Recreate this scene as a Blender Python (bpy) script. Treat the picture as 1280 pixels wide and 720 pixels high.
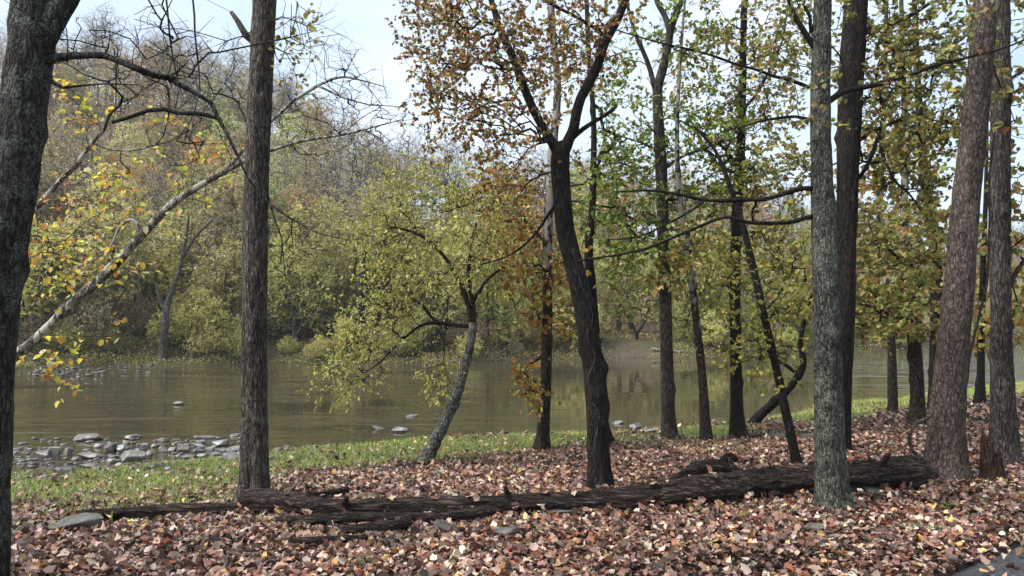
import bpy, math, random
import numpy as np
from mathutils import Vector

# ------------------------------------------------------------------ camera, sky, sun, exposure
scene = bpy.context.scene
for o in list(bpy.data.objects):
    bpy.data.objects.remove(o)
COL = scene.collection
CAM_H = 1.62
FPX = 924.0                                   # focal length in photo pixels (1280 wide)
PITCH = math.atan((402 - 360) / FPX)          # horizon sits a little below the picture's middle
cam_data = bpy.data.cameras.new('camera')
cam_data.sensor_width = 36.0
cam_data.lens = 36.0 * FPX / 1280.0
cam_data.clip_start = 0.05
cam_data.clip_end = 3000
cam = bpy.data.objects.new('camera', cam_data)
COL.objects.link(cam)
cam.location = (0, 0, CAM_H)
cam.rotation_euler = (math.pi / 2 + PITCH, 0, 0)
scene.camera = cam

SUN_EL, SUN_AZ = math.radians(50), math.radians(-112)   # azimuth from +Y (view direction) towards +X
world = bpy.data.worlds.new('World')
scene.world = world
world.use_nodes = True
wn, wl = world.node_tree.nodes, world.node_tree.links
wn.clear()
sky = wn.new('ShaderNodeTexSky')
sky.sky_type = 'NISHITA'
sky.sun_disc = False
sky.sun_elevation = SUN_EL
sky.sun_rotation = SUN_AZ
sky.air_density = 1.0
sky.dust_density = 2.0
tcw = wn.new('ShaderNodeTexCoord')
mpw = wn.new('ShaderNodeMapping'); mpw.inputs['Scale'].default_value = (1.0, 1.0, 2.6)
nzw = wn.new('ShaderNodeTexNoise'); nzw.inputs['Scale'].default_value = 2.2
nzw.inputs['Detail'].default_value = 5; nzw.inputs['Roughness'].default_value = 0.55
rpw = wn.new('ShaderNodeValToRGB')
rpw.color_ramp.elements[0].position = 0.25; rpw.color_ramp.elements[0].color = (0.55, 0.55, 0.55, 1)
rpw.color_ramp.elements[1].position = 0.75; rpw.color_ramp.elements[1].color = (0.97, 0.97, 0.97, 1)
rcw = wn.new('ShaderNodeValToRGB')          # cloud brightness from the same noise
rcw.color_ramp.elements[0].position = 0.3; rcw.color_ramp.elements[0].color = (3.5, 4.3, 5.2, 1)
rcw.color_ramp.elements[1].position = 0.75; rcw.color_ramp.elements[1].color = (5.4, 6.0, 6.5, 1)
mxw = wn.new('ShaderNodeMixRGB')
bgw = wn.new('ShaderNodeBackground'); bgw.inputs['Strength'].default_value = 0.050
ouw = wn.new('ShaderNodeOutputWorld')
wl.new(tcw.outputs['Generated'], mpw.inputs['Vector']); wl.new(mpw.outputs['Vector'], nzw.inputs['Vector'])
wl.new(nzw.outputs['Fac'], rpw.inputs['Fac']); wl.new(nzw.outputs['Fac'], rcw.inputs['Fac'])
wl.new(rpw.outputs['Color'], mxw.inputs['Fac']); wl.new(sky.outputs['Color'], mxw.inputs['Color1'])
wl.new(rcw.outputs['Color'], mxw.inputs['Color2'])
wl.new(mxw.outputs['Color'], bgw.inputs['Color']); wl.new(bgw.outputs['Background'], ouw.inputs['Surface'])

sun_data = bpy.data.lights.new('sun', 'SUN')
sun_data.energy = 1.6
sun_data.angle = math.radians(38)
sun_data.color = (1.0, 0.965, 0.925)
sun = bpy.data.objects.new('sun', sun_data)
COL.objects.link(sun)
sdir = Vector((math.sin(SUN_AZ) * math.cos(SUN_EL), math.cos(SUN_AZ) * math.cos(SUN_EL), math.sin(SUN_EL)))
sun.rotation_euler = (-sdir).to_track_quat('-Z', 'Y').to_euler()
sun.location = (0, 0, 30)

vs = scene.view_settings
vs.view_transform = 'Standard'
vs.look = 'None'
vs.exposure = 2.25
vs.gamma = 1.0
vs.use_curve_mapping = False
scene.cycles.max_bounces = 5
scene.cycles.diffuse_bounces = 3
scene.cycles.glossy_bounces = 2
scene.cycles.transmission_bounces = 3
scene.cycles.use_denoising = True

# ------------------------------------------------------------------ helpers
rng = np.random.default_rng(7)
random.seed(7)


def hash3(ix, iy, iz, seed):
    n = (ix * 374761393 + iy * 668265263 + iz * 2147483647 * 3 + seed * 1274126177) & 0xffffffff
    n = ((n ^ (n >> 13)) * 1274126177) & 0xffffffff
    n = (n ^ (n >> 16)) & 0xffffffff
    return n.astype(np.float64) / 4294967295.0


def vnoise(p, seed=0):
    p = np.asarray(p, float)
    i = np.floor(p).astype(np.int64)
    f = p - i
    f = f * f * (3 - 2 * f)
    out = 0
    for dx in (0, 1):
        for dy in (0, 1):
            for dz in (0, 1):
                w = (f[..., 0] if dx else 1 - f[..., 0]) * (f[..., 1] if dy else 1 - f[..., 1]) * (f[..., 2] if dz else 1 - f[..., 2])
                out = out + w * hash3(i[..., 0] + dx, i[..., 1] + dy, i[..., 2] + dz, seed)
    return out * 2 - 1


def fbm(p, octaves=3, seed=0):
    a, s, t = 1.0, 0.0, 0.0
    for k in range(octaves):
        s = s + a * vnoise(np.asarray(p) * 2 ** k, seed + k * 17)
        t += a
        a *= 0.5
    return s / t


def sstep(x):
    x = np.clip(x, 0, 1)
    return x * x * (3 - 2 * x)


class Geo:
    """Collects vertices, faces and one colour per vertex, then links them as ONE mesh object."""
    def __init__(self):
        self.v, self.f, self.c, self.n = [], [], [], 0

    def add(self, v, faces, col=None):
        v = np.asarray(v, float).reshape(-1, 3)
        for fc in faces:
            fc = np.asarray(fc, np.int64)
            if fc.size:
                self.f.append(fc + self.n)
        self.v.append(v)
        if col is None:
            col = (1, 1, 1)
        c = np.asarray(col, float)
        if c.ndim == 1:
            c = np.tile(c, (len(v), 1))
        self.c.append(c)
        self.n += len(v)

    def mesh(self, name, mat, origin=(0, 0, 0), smooth=True, color=False):
        me = bpy.data.meshes.new(name)
        V = np.concatenate(self.v) - np.asarray(origin, float)
        me.vertices.add(len(V))
        me.vertices.foreach_set('co', V.astype(np.float32).ravel())
        loops = np.concatenate([f.ravel() for f in self.f]).astype(np.int32)
        tot = np.concatenate([np.full(len(f), f.shape[1], np.int32) for f in self.f])
        start = np.concatenate([[0], np.cumsum(tot)[:-1]]).astype(np.int32)
        me.loops.add(len(loops))
        me.loops.foreach_set('vertex_index', loops)
        me.polygons.add(len(tot))
        me.polygons.foreach_set('loop_start', start)
        me.polygons.foreach_set('loop_total', tot)
        me.polygons.foreach_set('use_smooth', np.full(len(tot), bool(smooth)))
        if color:
            at = me.color_attributes.new('col', 'FLOAT_COLOR', 'POINT')
            C = np.concatenate(self.c)
            C4 = np.concatenate([C, np.ones((len(C), 1))], 1).astype(np.float32)
            at.data.foreach_set('color', C4.ravel())
        me.update(calc_edges=True)
        me.materials.append(mat)
        return me


def link(name, me, parent=None, loc=(0, 0, 0), kind=None, label=None, cat=None, group=None):
    o = bpy.data.objects.new(name, me)
    COL.objects.link(o)
    o.location = loc
    if parent:
        o.parent = parent
    if kind:
        o['kind'] = kind
    if label:
        o['label'] = label
    if cat:
        o['category'] = cat
    if group:
        o['group'] = group
    return o


# pixel (1280 x 720) -> ray, point at a given distance down the view axis, point on the ground
CP, SP = math.cos(PITCH), math.sin(PITCH)


def ray(u, v):
    cx, cy = (u - 640) / FPX, (360 - v) / FPX
    return np.array([cx, CP - cy * SP, SP + cy * CP])


def at(u, v, Y):
    d = ray(u, v)
    return np.array([0, 0, CAM_H]) + d * (Y / d[1])


# ------------------------------------------------------------------ terrain
WATER_Z = -0.80
SHX = np.array([-60, -30, -12, -7.4, -4.4, -0.6, 3.8, 7.1, 11.7, 20.5, 34, 60, 140])
SHY = np.array([1.0, 3.5, 8.2, 10.9, 13.0, 14.8, 16.3, 18.9, 22.4, 28.8, 35.0, 41, 52])
FSX = np.array([-120, -40, -25, -11, 0, 10, 20, 34, 60, 140])
FSY = np.array([28, 36, 40, 43, 46, 49, 53, 62, 84, 120])


def shore_y(x):
    a = np.interp(x, SHX, SHY)
    return (np.interp(x - 1.2, SHX, SHY) + a + np.interp(x + 1.2, SHX, SHY)) / 3


def far_y(x):
    return np.interp(x, FSX, FSY) + 0.9 * np.sin(x * 0.31) + 0.5 * np.sin(x * 0.83 + 1)


def near_t(x, y):
    x, y = np.asarray(x, float), np.asarray(y, float)
    w = 0.35 * vnoise(np.stack([x * 0.9, y * 0.9, 0 * x], -1), 5)
    return (shore_y(x) - y) * 0.8 + w


# trail of asphalt passing the camera: edge line through (2.81,4.68) and (3.67,5.30)
E0 = np.array([2.66, 4.74]); ED = np.array([0.86, 0.62]); ED = ED / np.linalg.norm(ED); EN = np.array([ED[1], -ED[0]])


def road_s(x, y):   # > 0 on the asphalt side
    return (x - E0[0]) * EN[0] + (y - E0[1]) * EN[1]


def height(x, y):
    x, y = np.asarray(x, float), np.asarray(y, float)
    t = near_t(x, y)
    p = np.stack([x, y, 0 * x], -1)
    near = -1.05 + 0.25 * sstep((t + 1.2) / 1.4) + 0.30 * sstep(t / 1.0) + 0.50 * sstep((t - 0.4) / 7.5)
    bump = 0.05 * fbm(p * 0.55, 2, 11) + 0.014 * fbm(p * 3.0, 2, 12)
    near = near + bump * sstep(t / 1.0) * (1 - sstep((road_s(x, y) + 0.9) / 0.8))
    bed = -1.6
    near = np.where(t < -1.2, np.maximum(bed, -1.05 + (t + 1.2) * 0.15), near)
    s = (y - far_y(x)) * 0.95
    a = x / np.maximum(y, 1)
    wl_ = sstep((0.02 - a) / 0.50)
    hill = 15 * sstep((s - 12) / 60) * (1 - wl_) + 23 * sstep((s - 6) / 75) * wl_ + 13 * sstep((s - 25) / 60) * wl_ ** 2 + 15 * sstep((s - 75) / 110) + 30 * sstep((s - 150) / 400)
    far = -1.3 + 0.5 * sstep((s + 1.5) / 1.5) + 1.1 * sstep(s / 3.0) + 0.5 * sstep((s - 2) / 10) + hill
    far = far + 0.25 * fbm(p * 0.12, 3, 3) * sstep(s / 4) + 0.08 * fbm(p * 0.9, 2, 4) * sstep(s / 2)
    return np.where(s > -1.5, far, near)


def hit(u, v, zoff=0.0):
    d = ray(u, v)
    o = np.array([0, 0, CAM_H])
    k = np.linspace(2.0, 60.0, 6000)
    q = o + d[None] * k[:, None]
    below = q[:, 2] < height(q[:, 0], q[:, 1]) + zoff
    i = int(np.argmax(below)) if below.any() else len(k) - 1
    return q[i]


def on_water(u, v, z=WATER_Z):
    d = ray(u, v)
    return np.array([0, 0, CAM_H]) + d * ((z - CAM_H) / d[2])


# ------------------------------------------------------------------ materials
def newmat(name):
    m = bpy.data.materials.new(name)
    m.use_nodes = True
    nt = m.node_tree
    bs = nt.nodes['Principled BSDF']
    return m, nt, nt.nodes, nt.links, bs


def noise_node(nt, coord, scale, detail=4, rough=0.55, mscale=None, dist=0.0):
    n = nt.nodes.new('ShaderNodeTexNoise')
    n.inputs['Scale'].default_value = scale
    n.inputs['Detail'].default_value = detail
    n.inputs['Roughness'].default_value = rough
    n.inputs['Distortion'].default_value = dist
    if mscale:
        mp = nt.nodes.new('ShaderNodeMapping')
        mp.inputs['Scale'].default_value = mscale
        nt.links.new(coord, mp.inputs['Vector'])
        coord = mp.outputs['Vector']
    nt.links.new(coord, n.inputs['Vector'])
    return n


def ramp(nt, fac, stops):
    r = nt.nodes.new('ShaderNodeValToRGB')
    el = r.color_ramp.elements
    while len(el) < len(stops):
        el.new(0.5)
    for e, (p, c) in zip(el, stops):
        e.position = p
        e.color = (*c, 1) if len(c) == 3 else c
    nt.links.new(fac, r.inputs['Fac'])
    return r


def mixc(nt, fac, a, b, mode='MIX'):
    m = nt.nodes.new('ShaderNodeMixRGB')
    m.blend_type = mode
    for s, val in (('Fac', fac), ('Color1', a), ('Color2', b)):
        if isinstance(val, (int, float)):
            m.inputs[s].default_value = val
        elif isinstance(val, tuple):
            m.inputs[s].default_value = (*val, 1)
        else:
            nt.links.new(val, m.inputs[s])
    return m


def bark_mat(name, dark, mid, light, lichen, lich_amt=0.5, vs_=0.22, scale=26, patch=None, patch_amt=0.5, patch_scale=2.2, ms=None, patch_z=None, crack=0.75):
    m, nt, N, L, bs = newmat(name)
    tc = N.new('ShaderNodeTexCoord').outputs['Object']
    ms = ms or (1, 1, vs_)
    n1 = noise_node(nt, tc, scale * 1.9, 8, 0.74, ms, 0.2)
    base = ramp(nt, n1.outputs['Fac'], [(0.38, dark), (0.50, mid), (0.63, light)])
    # plates of bark parted by dark cracks
    mp = N.new('ShaderNodeMapping'); mp.inputs['Scale'].default_value = ms
    nd = noise_node(nt, tc, 14, 3, 0.6)
    av = N.new('ShaderNodeMixRGB'); av.blend_type = 'ADD'; av.inputs['Fac'].default_value = 0.05
    L.new(tc, av.inputs['Color1']); L.new(nd.outputs['Color'], av.inputs['Color2']); L.new(av.outputs['Color'], mp.inputs['Vector'])
    vo = N.new('ShaderNodeTexVoronoi'); vo.feature = 'DISTANCE_TO_EDGE'; vo.inputs['Scale'].default_value = scale * 1.5
    L.new(mp.outputs['Vector'], vo.inputs['Vector'])
    cr = ramp(nt, vo.outputs['Distance'], [(0.02, (1 - crack,) * 3), (0.22, (1.15,) * 3)])
    base = mixc(nt, 1.0, base.outputs['Color'], cr.outputs['Color'], 'MULTIPLY')
    nl = noise_node(nt, tc, 1.7, 3, 0.6, (1, 1, 0.6))
    base = mixc(nt, 1.0, base.outputs['Color'], ramp(nt, nl.outputs['Fac'], [(0.32, (0.6, 0.58, 0.56)), (0.68, (1.45, 1.42, 1.38))]).outputs['Color'], 'MULTIPLY')
    n2 = noise_node(nt, tc, 7, 6, 0.75)
    lm = ramp(nt, n2.outputs['Fac'], [(0.62 - 0.22 * lich_amt, (0, 0, 0)), (0.70 - 0.14 * lich_amt, (1, 1, 1))])
    n3 = noise_node(nt, tc, 75, 3, 0.65)
    lm2 = mixc(nt, 1.0, lm.outputs['Color'], ramp(nt, n3.outputs['Fac'], [(0.46, (0.03, 0.03, 0.03)), (0.58, (0.9, 0.9, 0.9))]).outputs['Color'], 'MULTIPLY')
    c = mixc(nt, lm2.outputs['Color'], base.outputs['Color'], lichen)
    hgt = mixc(nt, 0.5, n1.outputs['Fac'], cr.outputs['Color'])
    if patch:
        n4 = noise_node(nt, tc, patch_scale, 5, 0.62, (1, 1, 0.45), 0.4)
        fac = n4.outputs['Fac']
        if patch_z:
            sx = N.new('ShaderNodeSeparateXYZ'); L.new(tc, sx.inputs[0])
            mr = N.new('ShaderNodeMapRange'); mr.inputs['From Min'].default_value, mr.inputs['From Max'].default_value = patch_z
            mr.inputs['To Min'].default_value = -0.3; mr.inputs['To Max'].default_value = 0.06
            L.new(sx.outputs['Z'], mr.inputs['Value'])
            ad = N.new('ShaderNodeMath'); ad.operation = 'ADD'; L.new(fac, ad.inputs[0]); L.new(mr.outputs['Result'], ad.inputs[1])
            fac = ad.outputs[0]
        pm = ramp(nt, fac, [(0.60 - 0.2 * patch_amt, (0, 0, 0)), (0.63 - 0.2 * patch_amt, (1, 1, 1))])
        pc = mixc(nt, n1.outputs['Fac'], tuple(0.6 * k for k in patch), tuple(1.15 * k for k in patch))
        c = mixc(nt, pm.outputs['Color'], c.outputs['Color'], pc.outputs['Color'])
        hgt = mixc(nt, pm.outputs['Color'], hgt.outputs['Color'], (0.6, 0.6, 0.6))
    L.new(c.outputs['Color'], bs.inputs['Base Color'])
    bs.inputs['Roughness'].default_value = 0.85
    bs.inputs['Specular IOR Level'].default_value = 0.2
    bp = N.new('ShaderNodeBump'); bp.inputs['Strength'].default_value = 1.0; bp.inputs['Distance'].default_value = 0.02
    L.new(hgt.outputs['Color'], bp.inputs['Height']); L.new(bp.outputs['Normal'], bs.inputs['Normal'])
    return m


def leaf_mat(name, rough=0.5, trans=0.35, objvar=0.0, spec=0.35):
    m, nt, N, L, bs = newmat(name)
    at_ = N.new('ShaderNodeAttribute'); at_.attribute_name = 'col'
    col = at_.outputs['Color']
    if objvar:
        oi = N.new('ShaderNodeObjectInfo')
        hs = N.new('ShaderNodeHueSaturation')
        mr = N.new('ShaderNodeMapRange'); mr.inputs['To Min'].default_value = 0.5 - 0.03 * objvar; mr.inputs['To Max'].default_value = 0.5 + 0.02 * objvar
        mv = N.new('ShaderNodeMapRange'); mv.inputs['To Min'].default_value = 1 - 0.3 * objvar; mv.inputs['To Max'].default_value = 1 + 0.25 * objvar
        fr = N.new('ShaderNodeMath'); fr.operation = 'FRACT'
        mu = N.new('ShaderNodeMath'); mu.operation = 'MULTIPLY'; mu.inputs[1].default_value = 7.31
        L.new(oi.outputs['Random'], mr.inputs['Value']); L.new(oi.outputs['Random'], mu.inputs[0]); L.new(mu.outputs[0], fr.inputs[0])
        L.new(fr.outputs[0], mv.inputs['Value'])
        L.new(mr.outputs['Result'], hs.inputs['Hue']); L.new(mv.outputs['Result'], hs.inputs['Value']); L.new(col, hs.inputs['Color'])
        col = hs.outputs['Color']
    L.new(col, bs.inputs['Base Color'])
    bs.inputs['Roughness'].default_value = rough
    bs.inputs['Specular IOR Level'].default_value = spec
    if trans:
        tr = N.new('ShaderNodeBsdfTranslucent'); L.new(col, tr.inputs['Color'])
        mx = N.new('ShaderNodeMixShader'); mx.inputs['Fac'].default_value = trans
        L.new(bs.outputs['BSDF'], mx.inputs[1]); L.new(tr.outputs['BSDF'], mx.inputs[2])
        L.new(mx.outputs['Shader'], N['Material Output'].inputs['Surface'])
    return m


B_OAK = bark_mat('bark_dark_lichen', (0.008, 0.007, 0.006), (0.032, 0.028, 0.024), (0.075, 0.067, 0.06), (0.12, 0.135, 0.115), 0.7)
B_GREY = bark_mat('bark_grey', (0.019, 0.015, 0.012), (0.070, 0.058, 0.049), (0.15, 0.13, 0.115), (0.15, 0.158, 0.13), 0.45, 0.13, 30)
B_GREEN = bark_mat('bark_grey_green', (0.014, 0.013, 0.011), (0.058, 0.057, 0.048), (0.13, 0.13, 0.112), (0.175, 0.188, 0.145), 0.72, 0.25, 28)
B_DARK = bark_mat('bark_black_brown', (0.006, 0.005, 0.004), (0.018, 0.014, 0.012), (0.042, 0.035, 0.030), (0.06, 0.065, 0.05), 0.2, 0.18, 28)
B_RED = bark_mat('bark_flaky_brown', (0.022, 0.015, 0.012), (0.075, 0.056, 0.048), (0.15, 0.122, 0.107), (0.18, 0.16, 0.14), 0.15, 0.35, 22, (0.27, 0.25, 0.22), 0.55, 2.4, None, (3.6, 6.2), 0.5)
B_SYC = bark_mat('bark_mottled_pale', (0.04, 0.031, 0.025), (0.13, 0.108, 0.09), (0.24, 0.21, 0.185), (0.27, 0.255, 0.225), 0.6, 0.4, 18, (0.36, 0.335, 0.295), 0.5, 9.0)
B_SYCL = bark_mat('bark_pale_above', (0.012, 0.009, 0.007), (0.04, 0.03, 0.024), (0.09, 0.072, 0.06), (0.12, 0.12, 0.1), 0.2, 0.3, 22, (0.23, 0.21, 0.185), 0.40, 9.0, None, (0.4, 2.6))
B_LEAN = bark_mat('bark_grey_mossy', (0.028, 0.026, 0.02), (0.105, 0.105, 0.088), (0.22, 0.22, 0.19), (0.29, 0.31, 0.25), 0.6, 0.4, 22)
B_TWIG = bark_mat('bark_twig', (0.012, 0.010, 0.008), (0.028, 0.023, 0.020), (0.065, 0.056, 0.05), (0.08, 0.08, 0.07), 0.2, 0.4, 30)
B_FAR = bark_mat('bark_far', (0.03, 0.026, 0.022), (0.085, 0.075, 0.066), (0.17, 0.155, 0.14), (0.12, 0.12, 0.1), 0.3, 0.3, 8)
B_FARP = bark_mat('bark_far_pale', (0.10, 0.09, 0.08), (0.2, 0.185, 0.165), (0.36, 0.34, 0.31), (0.3, 0.3, 0.27), 0.3, 0.3, 6)
B_ROT = bark_mat('rotten_wood', (0.005, 0.004, 0.003), (0.026, 0.017, 0.013), (0.085, 0.060, 0.048), (0.12, 0.095, 0.08), 0.2, 1.0, 22, None, 0, 0, (0.10, 1, 1))
B_STUMP = bark_mat('red_rot_wood', (0.008, 0.004, 0.003), (0.042, 0.020, 0.014), (0.10, 0.058, 0.044), (0.14, 0.10, 0.085), 0.1, 0.10, 34)
B_DRY = bark_mat('dry_branch_wood', (0.05, 0.04, 0.035), (0.13, 0.11, 0.095), (0.26, 0.23, 0.2), (0.2, 0.2, 0.18), 0.2, 1.0, 20)
M_LEAF = leaf_mat('leaf', 0.5, 0.42)
M_LEAFFAR = leaf_mat('leaf_far', 0.6, 0.5, 1.0)
M_LITTER = leaf_mat('fallen_leaf', 0.55, 0.12, 0, 0.45)
M_GRASS = leaf_mat('grass_blade', 0.5, 0.35)


def ground_mat():
    m, nt, N, L, bs = newmat('woodland_ground')
    at_ = N.new('ShaderNodeAttribute'); at_.attribute_name = 'col'
    tc = N.new('ShaderNodeTexCoord').outputs['Object']
    n1 = noise_node(nt, tc, 22, 5, 0.7)
    n2 = noise_node(nt, tc, 1.3, 4, 0.6)
    r1 = ramp(nt, n1.outputs['Fac'], [(0.3, (0.35, 0.32, 0.3)), (0.5, (0.9, 0.85, 0.8)), (0.72, (1.7, 1.6, 1.5))])
    r2 = ramp(nt, n2.outputs['Fac'], [(0.3, (0.65, 0.65, 0.65)), (0.7, (1.25, 1.2, 1.15))])
    c = mixc(nt, 1.0, at_.outputs['Color'], r1.outputs['Color'], 'MULTIPLY')
    c = mixc(nt, 1.0, c.outputs['Color'], r2.outputs['Color'], 'MULTIPLY')
    L.new(c.outputs['Color'], bs.inputs['Base Color'])
    bs.inputs['Roughness'].default_value = 0.9
    bs.inputs['Specular IOR Level'].default_value = 0.2
    bp = N.new('ShaderNodeBump'); bp.inputs['Strength'].default_value = 0.8; bp.inputs['Distance'].default_value = 0.05
    L.new(n1.outputs['Fac'], bp.inputs['Height']); L.new(bp.outputs['Normal'], bs.inputs['Normal'])
    return m


def water_mat():
    m, nt, N, L, bs = newmat('river_water')
    tc = N.new('ShaderNodeTexCoord').outputs['Object']

    def math_(op, a, b):
        n = N.new('ShaderNodeMath'); n.operation = op
        for i, v in enumerate((a, b)):
            if isinstance(v, (int, float)):
                n.inputs[i].default_value = v
            else:
                L.new(v, n.inputs[i])
        return n.outputs[0]
    # long low waves, short ripples, and how lively the current is along the reach (riffles upstream and downstream of a calm pool)
    n1 = noise_node(nt, tc, 1.0, 2, 0.45, (0.30, 1.15, 1), 0.8).outputs['Fac']
    n2 = noise_node(nt, tc, 3.2, 2, 0.45, (0.45, 1.8, 1), 0.5).outputs['Fac']
    n3 = noise_node(nt, tc, 0.5, 3, 0.55, (0.22, 1.0, 1), 0.6)
    sx = N.new('ShaderNodeSeparateXYZ'); L.new(tc, sx.inputs[0])
    xr = N.new('ShaderNodeMapRange'); xr.inputs['From Min'].default_value = -20; xr.inputs['From Max'].default_value = 40
    L.new(sx.outputs['X'], xr.inputs['Value'])
    rx = ramp(nt, xr.outputs['Result'], [(0.05, (3.6,) * 3), (0.26, (2.4,) * 3), (0.36, (0.28,) * 3), (0.50, (0.11,) * 3), (0.56, (3.0,) * 3), (0.68, (7.0,) * 3)])
    r3 = ramp(nt, n3.outputs['Fac'], [(0.38, (0.15, 0.15, 0.15)), (0.60, (1, 1, 1))])
    k = math_('MULTIPLY', rx.outputs['Color'], r3.outputs['Color'])
    h = math_('ADD', math_('MULTIPLY', n1, 0.022), math_('MULTIPLY', n2, 0.0045))
    h = math_('ADD', math_('MULTIPLY', h, k), math_('MULTIPLY', n1, 0.0015))
    bp = N.new('ShaderNodeBump'); bp.inputs['Strength'].default_value = 1.0; bp.inputs['Distance'].default_value = 1.0
    L.new(h, bp.inputs['Height']); L.new(bp.outputs['Normal'], bs.inputs['Normal'])
    bc = ramp(nt, n3.outputs['Fac'], [(0.3, (0.034, 0.030, 0.017)), (0.7, (0.054, 0.046, 0.028))])
    L.new(bc.outputs['Color'], bs.inputs['Base Color'])
    bs.inputs['Roughness'].default_value = 0.03
    bs.inputs['IOR'].default_value = 1.33
    return m


def rock_mat(name, dark, light, wet=0.6):
    m, nt, N, L, bs = newmat(name)
    tc = N.new('ShaderNodeTexCoord').outputs['Object']
    n1 = noise_node(nt, tc, 7, 6, 0.65)
    n2 = noise_node(nt, tc, 45, 3, 0.6)
    r = ramp(nt, n1.outputs['Fac'], [(0.3, dark), (0.7, light)])
    s = ramp(nt, n2.outputs['Fac'], [(0.3, (0.7, 0.7, 0.7)), (0.7, (1.2, 1.2, 1.2))])
    oi = N.new('ShaderNodeObjectInfo')
    ov = ramp(nt, oi.outputs['Random'], [(0.0, (0.45, 0.40, 0.36)), (0.4, (0.95, 0.9, 0.84)), (1.0, (1.15, 1.15, 1.15))])
    c = mixc(nt, 1.0, r.outputs['Color'], s.outputs['Color'], 'MULTIPLY')
    c = mixc(nt, 1.0, c.outputs['Color'], ov.outputs['Color'], 'MULTIPLY')
    L.new(c.outputs['Color'], bs.inputs['Base Color'])
    bs.inputs['Roughness'].default_value = wet
    bp = N.new('ShaderNodeBump'); bp.inputs['Strength'].default_value = 0.6; bp.inputs['Distance'].default_value = 0.02
    L.new(n1.outputs['Fac'], bp.inputs['Height']); L.new(bp.outputs['Normal'], bs.inputs['Normal'])
    return m


def asphalt_mat():
    m, nt, N, L, bs = newmat('asphalt')
    tc = N.new('ShaderNodeTexCoord').outputs['Object']
    n1 = noise_node(nt, tc, 110, 3, 0.6)
    n2 = noise_node(nt, tc, 2.5, 4, 0.6)
    r = ramp(nt, n1.outputs['Fac'], [(0.35, (0.008, 0.009, 0.011)), (0.52, (0.024, 0.026, 0.030)), (0.70, (0.11, 0.112, 0.12))])
    s = ramp(nt, n2.outputs['Fac'], [(0.3, (0.8, 0.8, 0.8)), (0.7, (1.2, 1.2, 1.2))])
    c = mixc(nt, 1.0, r.outputs['Color'], s.outputs['Color'], 'MULTIPLY')
    L.new(c.outputs['Color'], bs.inputs['Base Color'])
    bs.inputs['Roughness'].default_value = 0.75
    bp = N.new('ShaderNodeBump'); bp.inputs['Strength'].default_value = 1.0; bp.inputs['Distance'].default_value = 0.008
    L.new(n1.outputs['Fac'], bp.inputs['Height']); L.new(bp.outputs['Normal'], bs.inputs['Normal'])
    return m


M_GROUND, M_WATER, M_ASPHALT = ground_mat(), water_mat(), asphalt_mat()
M_ROCK = rock_mat('river_stone', (0.035, 0.032, 0.03), (0.25, 0.245, 0.24), 0.4)
M_ROCKB = rock_mat('bank_stone', (0.03, 0.03, 0.024), (0.13, 0.125, 0.108), 0.75)


# ------------------------------------------------------------------ ground, river, trail
def lines(segs):
    out = []
    for a, b, n in segs:
        out.append(np.linspace(a, b, n, endpoint=False))
    return np.concatenate(out)


gx = np.concatenate([-np.geomspace(900, 60, 14)[:-1], lines([(-60, -13, 34), (-13, 24, 215), (24, 60, 40)]), np.geomspace(60, 900, 14)])
gy = np.concatenate([lines([(-60, -6, 12), (-6, 2, 16), (2, 24, 150), (24, 34, 40), (34, 66, 70), (66, 140, 50)]), np.geomspace(140, 1400, 16)])
GX, GY = np.meshgrid(gx, gy)
GZ = height(GX, GY)
rs = road_s(GX, GY)
GZ = np.where((rs > -0.05) & (rs < 3.4) & (GY < 20), GZ - 0.05 * sstep((rs + 0.05) / 0.15), GZ)
nx, ny = len(gx), len(gy)
idx = np.arange(nx * ny).reshape(ny, nx)
quads = np.stack([idx[:-1, :-1], idx[:-1, 1:], idx[1:, 1:], idx[1:, :-1]], -1).reshape(-1, 4)
T = near_t(GX, GY); S = (GY - far_y(GX)) * 0.95
PN = fbm(np.stack([GX * 0.5, GY * 0.5, 0 * GX], -1), 3, 21)
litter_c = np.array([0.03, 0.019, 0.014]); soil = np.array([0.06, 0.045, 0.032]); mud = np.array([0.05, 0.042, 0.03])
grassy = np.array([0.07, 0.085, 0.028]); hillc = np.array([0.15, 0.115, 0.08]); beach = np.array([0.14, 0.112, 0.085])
C = np.zeros(GX.shape + (3,))
C[:] = litter_c
k = (sstep((T) / 0.4) * (1 - sstep((T - 2.2) / 1.6)))[..., None]
C = C * (1 - k * 0.7) + grassy * k * 0.7
C = np.where((T < 0.15)[..., None], mud, C)
fs = (S > -1.5)[..., None]
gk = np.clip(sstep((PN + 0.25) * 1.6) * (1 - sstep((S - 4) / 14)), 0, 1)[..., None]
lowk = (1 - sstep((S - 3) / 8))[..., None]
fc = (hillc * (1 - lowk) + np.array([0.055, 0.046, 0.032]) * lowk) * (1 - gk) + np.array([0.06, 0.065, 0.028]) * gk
bk = (0.6 * np.exp(-((GX - 8.0) / 2.2) ** 2) * sstep((S + 0.3) / 0.5) * (1 - sstep((S - 1.0) / 2.2)))[..., None]
fc = fc * (1 - bk) + beach * bk
fc = np.where((S < 0.1)[..., None], mud, fc)
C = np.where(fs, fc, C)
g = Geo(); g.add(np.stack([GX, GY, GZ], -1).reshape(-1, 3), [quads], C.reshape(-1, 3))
GROUND = link('ground', g.mesh('ground', M_GROUND, color=True), kind='structure')

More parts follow.
